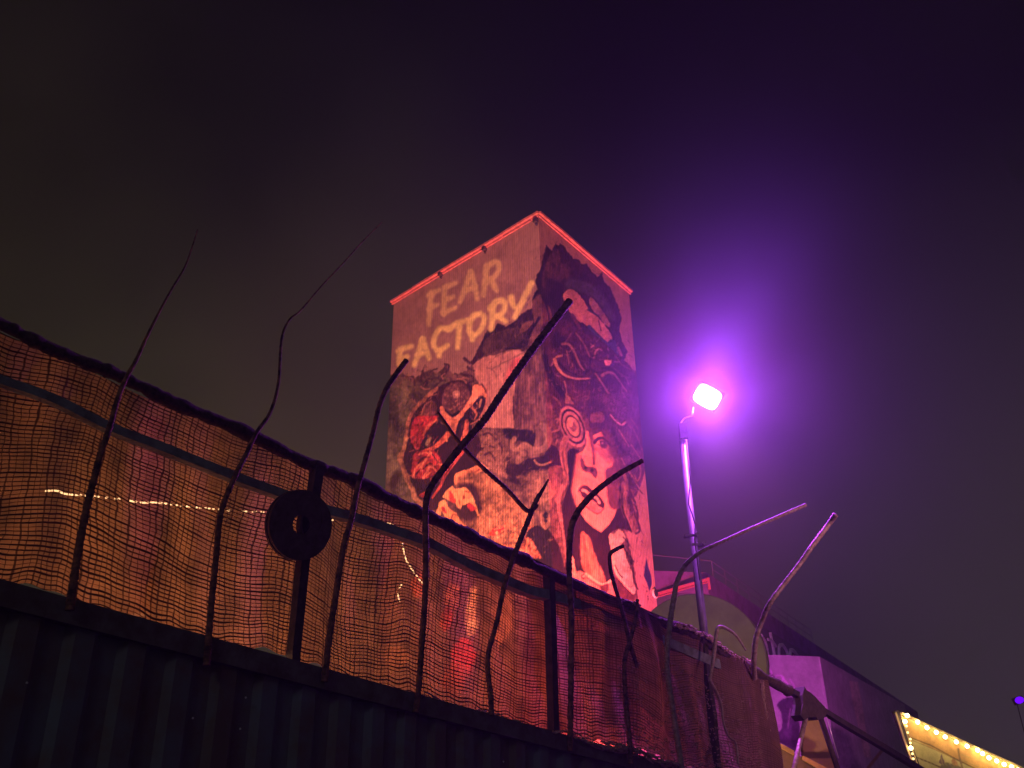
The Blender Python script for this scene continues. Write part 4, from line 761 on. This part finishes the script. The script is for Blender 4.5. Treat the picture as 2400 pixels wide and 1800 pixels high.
le = MB(); n_ = 28; rim = []
for i in range(n_):
    t_ = 2 * math.pi * i / n_; ce, se = math.cos(t_), math.sin(t_); rim.append((math.copysign(abs(ce) ** .5, ce) * hw, math.copysign(abs(se) ** .5, se) * hh))
le.quadthick([lampc - ln * .005 + lx * a_ + ly * b_ for a_, b_ in rim], ln, .012); le.go('glowing_lens', mat('lamp_lens', (1, 1, 1), .3, emit=(1, .72, 1), estr=30), fl)
lamp('purple_flood_light', 'SPOT', tuple(lampc + ln * .05), 2400, (.44, .06, 1), tuple(CAM), .08, 172, .35)
lamp('purple_flood_beam', 'SPOT', tuple(lampc + ln * .14), 420, (1, .26, .62), tuple(fp(1840, 1500)), .08, 70, .9)
lamp('purple_flood_wash', 'SPOT', tuple(lampc + up * .17 + Vector((.05, 0, 0))), 4800, (.34, .06, 1), tuple(py_(1830, 250, YP + .5)), .08, 84, 1)
lamp('pink_side_flood', 'SPOT', (8.5, 3.5, 4.2), 1700, (1, .38, .50), tuple(fp(1840, 1380)), .1, 44, 1)

# ------------------------------------------------------------ hall, round board, purple container building, timber hut
purp = mat('hall_cladding', (.17, .07, .26), .85, noise=.6, nscale=.8); darkw = mat('dark_facade', (.06, .06, .09), .85, noise=.25, nscale=2)
ZH = 16.0
h0, h1, h2 = pz(1659, 1344, ZH), pz(1440, 1334, ZH), pz(2150, 1668, ZH)
hall = empty('long_hall', (h0.x, h0.y, 0), 'long dark hall with a purple lit roof edge and pale lettering behind the round board', 'building')
hb = h1 + (h2 - h0)
MB().prism([h0, h2, hb, h1], 0, ZH - 1.3).go('wall', darkw, hall)
mb = MB(); mb.prism([h0 + (h0 - h2).normalized() * .25, h2, hb, h1], ZH - 1.296, ZH); mb.go('roof_fascia', purp, hall)
hR = (h2 - h0).normalized(); hRn = hR.cross(up); hRn = hRn if hRn.dot(CAM - h0) > 0 else -hRn; hRn.normalize()
def hp(px, py, off=.03):
    d_ = ray(px, py); t_ = (h0 + hRn * off - CAM).dot(hRn) / d_.dot(hRn); return CAM + d_ * t_
lt = MB(); FR['N'] = (1740, 1440, 9.217)
for pts, w_ in (([(400, 460), (480, 600), (530, 840), (540, 1000)], 7), ([(590, 390), (620, 560), (650, 700), (680, 900)], 6), ([(540, 540), (640, 570), (720, 690)], 5), ([(780, 850), (790, 700), (850, 660), (920, 740), (960, 850), (940, 960), (860, 990), (790, 930), (780, 850)], 6), ([(1020, 1000), (1030, 780), (1100, 790), (1170, 880), (1190, 1000)], 6)):
    p = [hp(*v) for v in q('N', *pts)]; p = [Vector(v) for v in cr_spline(p, 4)]; lt.sweep(p, [wpx(v, w_ * 1.6) / 2 for v in p], 6, flat=.9)
lt.go('lettering', mat('pale_letters', (.85, .8, .8), .7, noise=.3, nscale=3), hall)
# beam under the roof, the red flood's light put into its colour
b0, b1 = pz(1540, 1393, 10.6), pz(1660, 1356, 10.9); b0, b1 = py_(1530, 1396, h0.y - 1.2), py_(1660, 1358, h0.y - 1.2)
beam = MB(); ee = (b1 - b0).normalized(); beam.sweep([b0, b1], wpx(b0, 5), 4, phase=math.pi / 4, up=up); beam.sweep([b0 - up * .16, b1 - up * .16], wpx(b0, 1.7), 6); beam.sweep([b1 + up * .1, b1 - up * .6], wpx(b0, 4), 4, phase=math.pi / 4)
beam.go('gutter_beam', mat('red_lit_beam', (.42, .08, .09), .6, noise=.3), hall)
# railing on hall roof
rl = empty('roof_railing', (h0.x, h0.y, ZH), 'faint thin safety railing on the roof of the dark hall', 'railing')
rm = mat('thin_rail', (.10, .08, .11), .6)
for dz, nm in ((1.0, 'top_rail'), (.5, 'middle_rail')):
    MB().sweep([h0 + hR * 1.0 + up * dz, h0 + hR * 26 + up * dz], .03, 6).go(nm, rm, rl)
MB().sweep([h0 + hR * 1.0 + up * 1.0, h1 + (h0 - h1).normalized() * 2 + up * 1.0], .03, 6).go('top_rail', rm, rl)
for i in range(11): MB().sweep([h0 + hR * (1 + 2.5 * i), h0 + hR * (1 + 2.5 * i) + up], .025, 6).go('post', rm, rl)
lamp('hall_purple_flood', 'SPOT', (8.5, 37, 3.0), 6500, (.50, .05, 1), (12, 53, 15), .2, 110, .8)
lamp('cabin_flood', 'SPOT', (5.5, 16.5, 1.2), 3000, (1, .10, .85), (7, 25.4, 5.2), .2, 46, .9)
# round board
YD = 17.0; dc = py_(1632, 1556, YD); dR = wpx(dc, 163)
rb = empty('round_board', (dc.x, dc.y, 0), 'big round olive drab board with thick rim behind the floodlight pole', 'round board')
dn = (CAM - dc); dn.z *= .3; dn.normalize(); dn = (dn + Vector((-.22, 0, 0))).normalized(); dx_ = dn.cross(up).normalized(); dy_ = dx_.cross(dn).normalized()
def disk(mb, c, r_, t0, t1, n_=64):
    b = len(mb.v)
    for t_ in (t0, t1):
        for i in range(n_): a = 2 * math.pi * i / n_; mb.v.append(c + (dx_ * math.cos(a) + dy_ * math.sin(a)) * r_ + dn * t_)
    mb.f.append(tuple(b + i for i in range(n_))); mb.f.append(tuple(b + n_ + i for i in reversed(range(n_))))
    for i in range(n_): j = (i + 1) % n_; mb.f.append((b + i, b + j, b + n_ + j, b + n_ + i))
mb = MB(); disk(mb, dc, dR, -.22, 0); mb.go('drum', mat('rim_metal', (.30, .22, .16), .6, noise=.3), rb)
mb = MB(); disk(mb, dc, dR * .985, .003, .02); mb.go('face', mat('olive_face', (.36, .34, .17), .8, c2=(.27, .24, .14), nscale=1.8), rb)
MB().sweep([Vector((dc.x, dc.y + .3, 0)), Vector((dc.x, dc.y + .3, dc.z))], .09, 10).go('support_post', dsteel, rb)
# purple lit container building with graffiti
cg = Canvas(1600, 1500, 2180, 1830, (.50, .40, .52)); cg.img *= (1 + .25 * cg.nc)[..., None]; P, K, E = cg.poly, cg.stroke, cg.ell
GP = (.78, .42, .85); GD = (.09, .05, .12)
K(q('H', (250, 20), (330, 100), (340, 180), (480, 160), (560, 260), (640, 340), (760, 420)), 5, GP, 3); K(q('H', (420, 150), (500, 180), (520, 260)), 3, GP); K(q('H', (630, 220), (720, 360)), 3, GP); K(q('H', (300, 130), (360, 170), (480, 260), (600, 320)), 3, GD)
P(q('H', (430, 620), (560, 520), (760, 540), (800, 700), (780, 900), (820, 1300), (700, 1400), (420, 1200), (380, 1120), (500, 1000), (480, 760)), GD, noise=.7); K(q('H', (700, 650), (750, 600), (790, 640), (740, 710)), 6, GP); K(q('H', (600, 1000), (640, 700)), 3, (.3, .2, .33))
P(q('H', (1310, 1180), (1350, 1110), (1380, 1150), (1420, 1110), (1440, 1180), (1380, 1290)), GP, noise=.1)
P(q('H', (1590, 240), (1730, 260), (1800, 600), (1860, 1000), (1960, 1500), (1840, 1480), (1740, 1000), (1640, 560)), (.66, .46, .50), smooth=False, rough=.5)
P(q('H', (1250, 1000), (1560, 1100), (1700, 1500), (1800, 1700), (1300, 1700), (1200, 1300)), (.2, .16, .25), noise=.5, soft=10); K(q('H', (1160, 380), (1200, 600), (1220, 720)), 3, (.6, .55, .62)); K(q('H', (2180, 1300), (1900, 1659)), 8, (.35, .15, .08), soft=3)
K(q('H', (1130, 0), (1100, -140), (1160, 380)), 2, (.6, .5, .6))
ZB = 6.0; g0, g1, g2 = pz(1921, 1539, ZB), pz(1640, 1528, ZB), pz(2120, 1652, ZB); gb = g1 + g2 - g0
bld = empty('graffiti_cabin', (g0.x, g0.y, 0), 'boxy cabin washed in purple light with graffiti, right of the round board', 'building')
gv = list(np.linspace(0, .3, 8)) + list(np.linspace(.3, 1, 120))[1:]
gm = painted_mat('graffiti_paint'); 
n1 = (g1 - g0).cross(up); n1 = n1 if n1.dot(CAM - g0) > 0 else -n1; n2 = (g2 - g0).cross(up); n2 = n2 if n2.dot(CAM - g0) > 0 else -n2
painted_wall('wall', down(g1), down(g0), g0, g1, 110, gv, cg, gm, bld, n1); painted_wall('wall', down(g0), down(g2), g2, g0, 130, gv, cg, gm, bld, n2)
mb = MB(); mb.v += [down(g2), down(gb), down(g1), g2, gb, g1, g0]; mb.f += [(0, 1, 4, 3), (1, 2, 5, 4), (3, 4, 5, 6)]; mb.go('roof_and_rear', purp, bld)
# timber hut below
wood2 = mat('lit_timber', (.75, .34, .13), .8, noise=.4, nscale=5); wood3 = mat('brown_boards', (.22, .11, .06), .9, noise=.4, nscale=4)
YH = 13.5
hut = empty('timber_hut', tuple(Vector((py_(1850, 1800, YH).x, YH, 0))), 'brown timber hut with an orange roof batten at the foot of the purple cabin', 'hut')
def ypoly(pts, y_, t_, nm, m_, par, fr='H'):
    mb = MB(); mb.quadthick([py_(*v, y_) for v in q(fr, *pts)], by_, t_); return mb.go(nm, m_, par)
ypoly([(150, 1130), (700, 1420), (1250, 1690), (1250, 3300), (150, 3300)], YH, .12, 'wall', wood3, hut)
ypoly([(300, 1180), (560, 1300), (700, 1380), (700, 1450), (300, 1225)], YH - .06, .05, 'roof_batten', wood2, hut)
ypoly([(850, 1460), (1240, 1660), (1400, 1750), (1380, 1770), (1080, 1660), (840, 1520)], YH - .06, .05, 'roof_batten', wood2, hut)
ypoly([(900, 840), (1100, 840), (1290, 1300), (1400, 1680), (860, 1680), (840, 1300)], YH + .15, .1, 'gable_board', mat('gable_brown', (.42, .22, .11), .9, noise=.3, nscale=3), hut)
# joint bracket and struts at the end of the rail
jb = empty('end_trestle', tuple(fp(1910, 1900)), 'dark wrapped joint with two splayed struts at the far end of the top rail', 'trestle')
jm = mat('wrapped_joint', (.085, .06, .055), .9, c2=(.045, .03, .035), nscale=15, bump=.6)
mb = MB(); mb.quadthick([fp(*v, .07) for v in q('H', (870, 340), (905, 400), (960, 430), (1050, 510), (1110, 580), (1200, 670), (1245, 760), (1180, 860), (1090, 880), (1060, 835), (930, 840), (870, 890), (800, 800), (845, 620), (835, 480))], -hn, .12); mb.go('joint', jm, jb)
def strut(a, b, w_, m_, nm, off=.0):
    p = [fp(*q('H', a)[0], off), fp(*q('H', b)[0], off)]; MB().sweep(p, [wpx(v, w_) / 2 for v in p], 10).go(nm, m_, jb, True)
strut((885, 860), (640, 1900), 11, pale_bar, 'strut', .02); strut((1130, 850), (1480, 1900), 13, jm, 'strut', -.02); strut((1225, 830), (1420, 1500), 2.2, mat('glint_pale', (.9, .9, .85), .3, .5), 'strut_glint', .03)  # thin pale strip added as the white glint on the dark strut

# ------------------------------------------------------------ marquee sign with bulbs
YM = 20.0; m0 = py_(2098, 1668, YM); md = Vector((math.cos(R(28)), math.sin(R(28)), 0)); mn = Vector((md.y, -md.x, 0))
def mq(px, py, off=0):
    d_ = ray(px, py); t_ = (m0 + mn * off - CAM).dot(mn) / d_.dot(mn); return CAM + d_ * t_
sign = empty('bulb_sign', (m0.x, m0.y, 0), 'cream and orange fairground sign board edged with glowing bulbs, bottom right corner', 'sign')
cs = Canvas(2080, 1650, 2480, 1960, (.62, .54, .27)); P, K, E = cs.poly, cs.stroke, cs.ell
P(q('J', (300, 860), (1100, 1240), (2300, 1790), (2300, 2100), (1140, 1540), (330, 1150)), (.60, .34, .13), smooth=False, noise=.15, rough=.4)
K(q('J', (320, 1145), (700, 1290), (1140, 1530), (2300, 2110)), 3, (.2, .12, .05), smooth=False); K(q('J', (400, 1210), (900, 1420), (1120, 1540)), 1.6, (.3, .2, .08)); K(q('J', (430, 1470), (860, 1650), (1300, 1900)), 3.4, (.18, .12, .05)); K(q('J', (1150, 1350), (1170, 1500), (1230, 1700)), 4, (.28, .17, .09), rough=.6)
K(q('J', (1200, 1440), (1700, 1640), (2200, 1900)), 1.8, (.45, .32, .14)); K(q('J', (1200, 1530), (1600, 1700), (2000, 1900)), 1.8, (.45, .32, .14))
P(q('J', (880, 1430), (920, 1560), (930, 1640), (830, 1570)), (.18, .10, .14), smooth=False); P(q('J', (870, 1620), (960, 1575), (1060, 1600), (1200, 1650), (1250, 1760), (860, 1760)), (.22, .19, .12)); P(q('J', (1040, 1530), (1110, 1540), (1140, 1610), (1060, 1610)), (.5, .25, .12))
for i in range(14): K(q('J', (450 + i * 60, 1320 + i * 25), (470 + i * 60, 1600)), 2, (.62, .52, .26), alpha=.5, soft=4)
# board
def mquad(a, b, c, d, nu, nv, nm):
    return painted_wall(nm, mq(*d), mq(*c), mq(*b), mq(*a), nu, list(np.linspace(0, 1, nv)), cs, painted_mat('sign_board_paint'), sign, mn)
mquad((2112, 1676), (2460, 1828), (2500, 1990), (2200, 1960), 260, 180, 'board')
cream = mat('sign_frame_cream', (.7, .55, .3), .6, noise=.3, nscale=6)
mb = MB()
for off_, w_ in ((0, 4), (11, 2.5)):
    p = [mq(2099 + off_, 1670, .05), mq(2118 + off_, 1730, .05), mq(2134 + off_, 1775, .05), mq(2160 + off_, 1850, .05)]; mb.sweep(p, [wpx(v, w_) / 2 * 1.3 for v in p], 4, phase=math.pi / 4)
p = [mq(2112, 1671, .06), mq(2270, 1744, .06), mq(2470, 1834, .06)]; mb.sweep(p, [wpx(v, 5) / 2 * 1.3 for v in p], 4, phase=math.pi / 4); mb.go('frame', cream, sign)
for a_, b_ in (((2098, 1666), (2170, 1860)),):
    p = [mq(*a_, -.06), mq(*b_, -.06)]; MB().sweep(p, .09, 4, phase=math.pi / 4).go('side_post', dsteel, sign)
bulb = mat('bulb_glass', (1, .9, .6), .3, emit=(1, .72, .30), estr=22); small = mat('small_bulb_glass', (1, .85, .5), .3, emit=(1, .7, .3), estr=2.0)
def ball(mb, c, r_, n_=10):
    mb.sweep([c + up * r_ * math.cos(math.pi * k / 6) for k in range(7)], [max(.001, r_ * math.sin(math.pi * k / 6)) for k in range(7)], n_)
for bx, by in ((320, 810), (285, 905), (490, 915), (640, 1005), (790, 1080), (935, 1155), (1115, 1235), (1290, 1305), (1460, 1370), (1540, 1425), (1645, 1495), (1770, 1545), (1890, 1600), (2010, 1640), (2120, 1690), (380, 1335)):
    c_ = mq(*q('J', (bx, by))[0], .12); mb = MB(); ball(mb, c_, wpx(c_, 4.6)); mb.go('glowing_bulb', bulb, sign, True)
for bx, by in ((310, 980), (328, 1085), (370, 1190), (372, 1250), (405, 1430), (420, 1510), (445, 1590), (470, 1640)): mb = MB(); ball(mb, mq(*q('J', (bx, by))[0], .1), wpx(m0, 2.6)); mb.go('dim_bulb', small, sign, True)
for bx, by in ((320, 850), (720, 1100), (1200, 1330), (1700, 1560), (2200, 1750), (400, 1400)):
    lamp('sign_bulb_light', 'POINT', tuple(mq(*q('J', (bx, by))[0], .38)), 3.2, (1, .70, .26), size=.08)
# second small violet floodlight far right
c_ = py_(2389, 1641, 24); sf = empty('small_floodlight', tuple(c_), 'small distant floodlight glowing violet-blue near the right edge', 'floodlight')
MB().box(c_ + by_ * .06, (bx_ * .96 + up * .26).normalized(), by_, (up * .96 - bx_ * .26).normalized(), .12, .05, .085).go('housing', dk, sf)
rim2 = [c_ - by_ * .0 + (bx_ * .96 + up * .26) * math.cos(t_) * .115 + (up * .96 - bx_ * .26) * math.sin(t_) * .08 for t_ in np.linspace(0, 2 * math.pi, 20, endpoint=False)]
mb = MB(); mb.quadthick(rim2, -by_, .012); mb.go('glowing_lens', mat('violet_lens', (.2, .02, 1), .3, emit=(.14, .0, 1), estr=1.3), sf)
MB().sweep([Vector((c_.x, c_.y + .15, 0)), c_ + by_ * .15 - up * .08], .012, 8).go('mast', dsteel, sf)

# ------------------------------------------------------------ haze
hz = MB(); hz.box((0, 60, 15.5), bx_, by_, up, 90, 85, 16.6); ho = hz.go('haze', mat('tmp')); tag(ho, kind='stuff')
hm = bpy.data.materials.new('night_haze'); hm.use_nodes = True; t = hm.node_tree; t.nodes.clear(); o = t.nodes.new('ShaderNodeOutputMaterial'); v = t.nodes.new('ShaderNodeVolumePrincipled')
v.inputs['Density'].default_value = .0025; v.inputs['Color'].default_value = (.85, .85, .9, 1); v.inputs['Anisotropy'].default_value = .5
t.links.new(v.outputs[0], o.inputs['Volume']); ho.data.materials.clear(); ho.data.materials.append(hm)

# smoke volume added round the floodlight to give it a halo
bm = bmesh.new(); bmesh.ops.create_icosphere(bm, subdivisions=3, radius=1.0); me = bpy.data.meshes.new('smoke'); bm.to_mesh(me); bm.free()
so_ = bpy.data.objects.new('smoke', me); col.objects.link(so_); so_.location = lampc + Vector((.5, .3, .9)); so_.scale = (4.6, 3.6, 5.2); tag(so_, kind='stuff')
sm = bpy.data.materials.new('halo_smoke'); sm.use_nodes = True; t = sm.node_tree; t.nodes.clear(); o = t.nodes.new('ShaderNodeOutputMaterial'); v = t.nodes.new('ShaderNodeVolumePrincipled')
tcn = t.nodes.new('ShaderNodeTexCoord'); ln_ = t.nodes.new('ShaderNodeVectorMath'); ln_.operation = 'LENGTH'; t.links.new(tcn.outputs['Object'], ln_.inputs[0])
mr = t.nodes.new('ShaderNodeMapRange'); mr.interpolation_type = 'SMOOTHSTEP'; mr.inputs[1].default_value = 0; mr.inputs[2].default_value = 1; mr.inputs[3].default_value = .06; mr.inputs[4].default_value = 0; t.links.new(ln_.outputs['Value'], mr.inputs[0])
nz = t.nodes.new('ShaderNodeTexNoise'); nz.inputs['Scale'].default_value = 1.6; nz.inputs['Detail'].default_value = 3; t.links.new(tcn.outputs['Object'], nz.inputs['Vector'])
mu = t.nodes.new('ShaderNodeMath'); mu.operation = 'MULTIPLY'; t.links.new(mr.outputs[0], mu.inputs[0]); t.links.new(nz.outputs[0], mu.inputs[1]); t.links.new(mu.outputs[0], v.inputs['Density'])
v.inputs['Color'].default_value = (.9, .9, .92, 1); v.inputs['Anisotropy'].default_value = .3; t.links.new(v.outputs[0], o.inputs['Volume']); me.materials.append(sm)
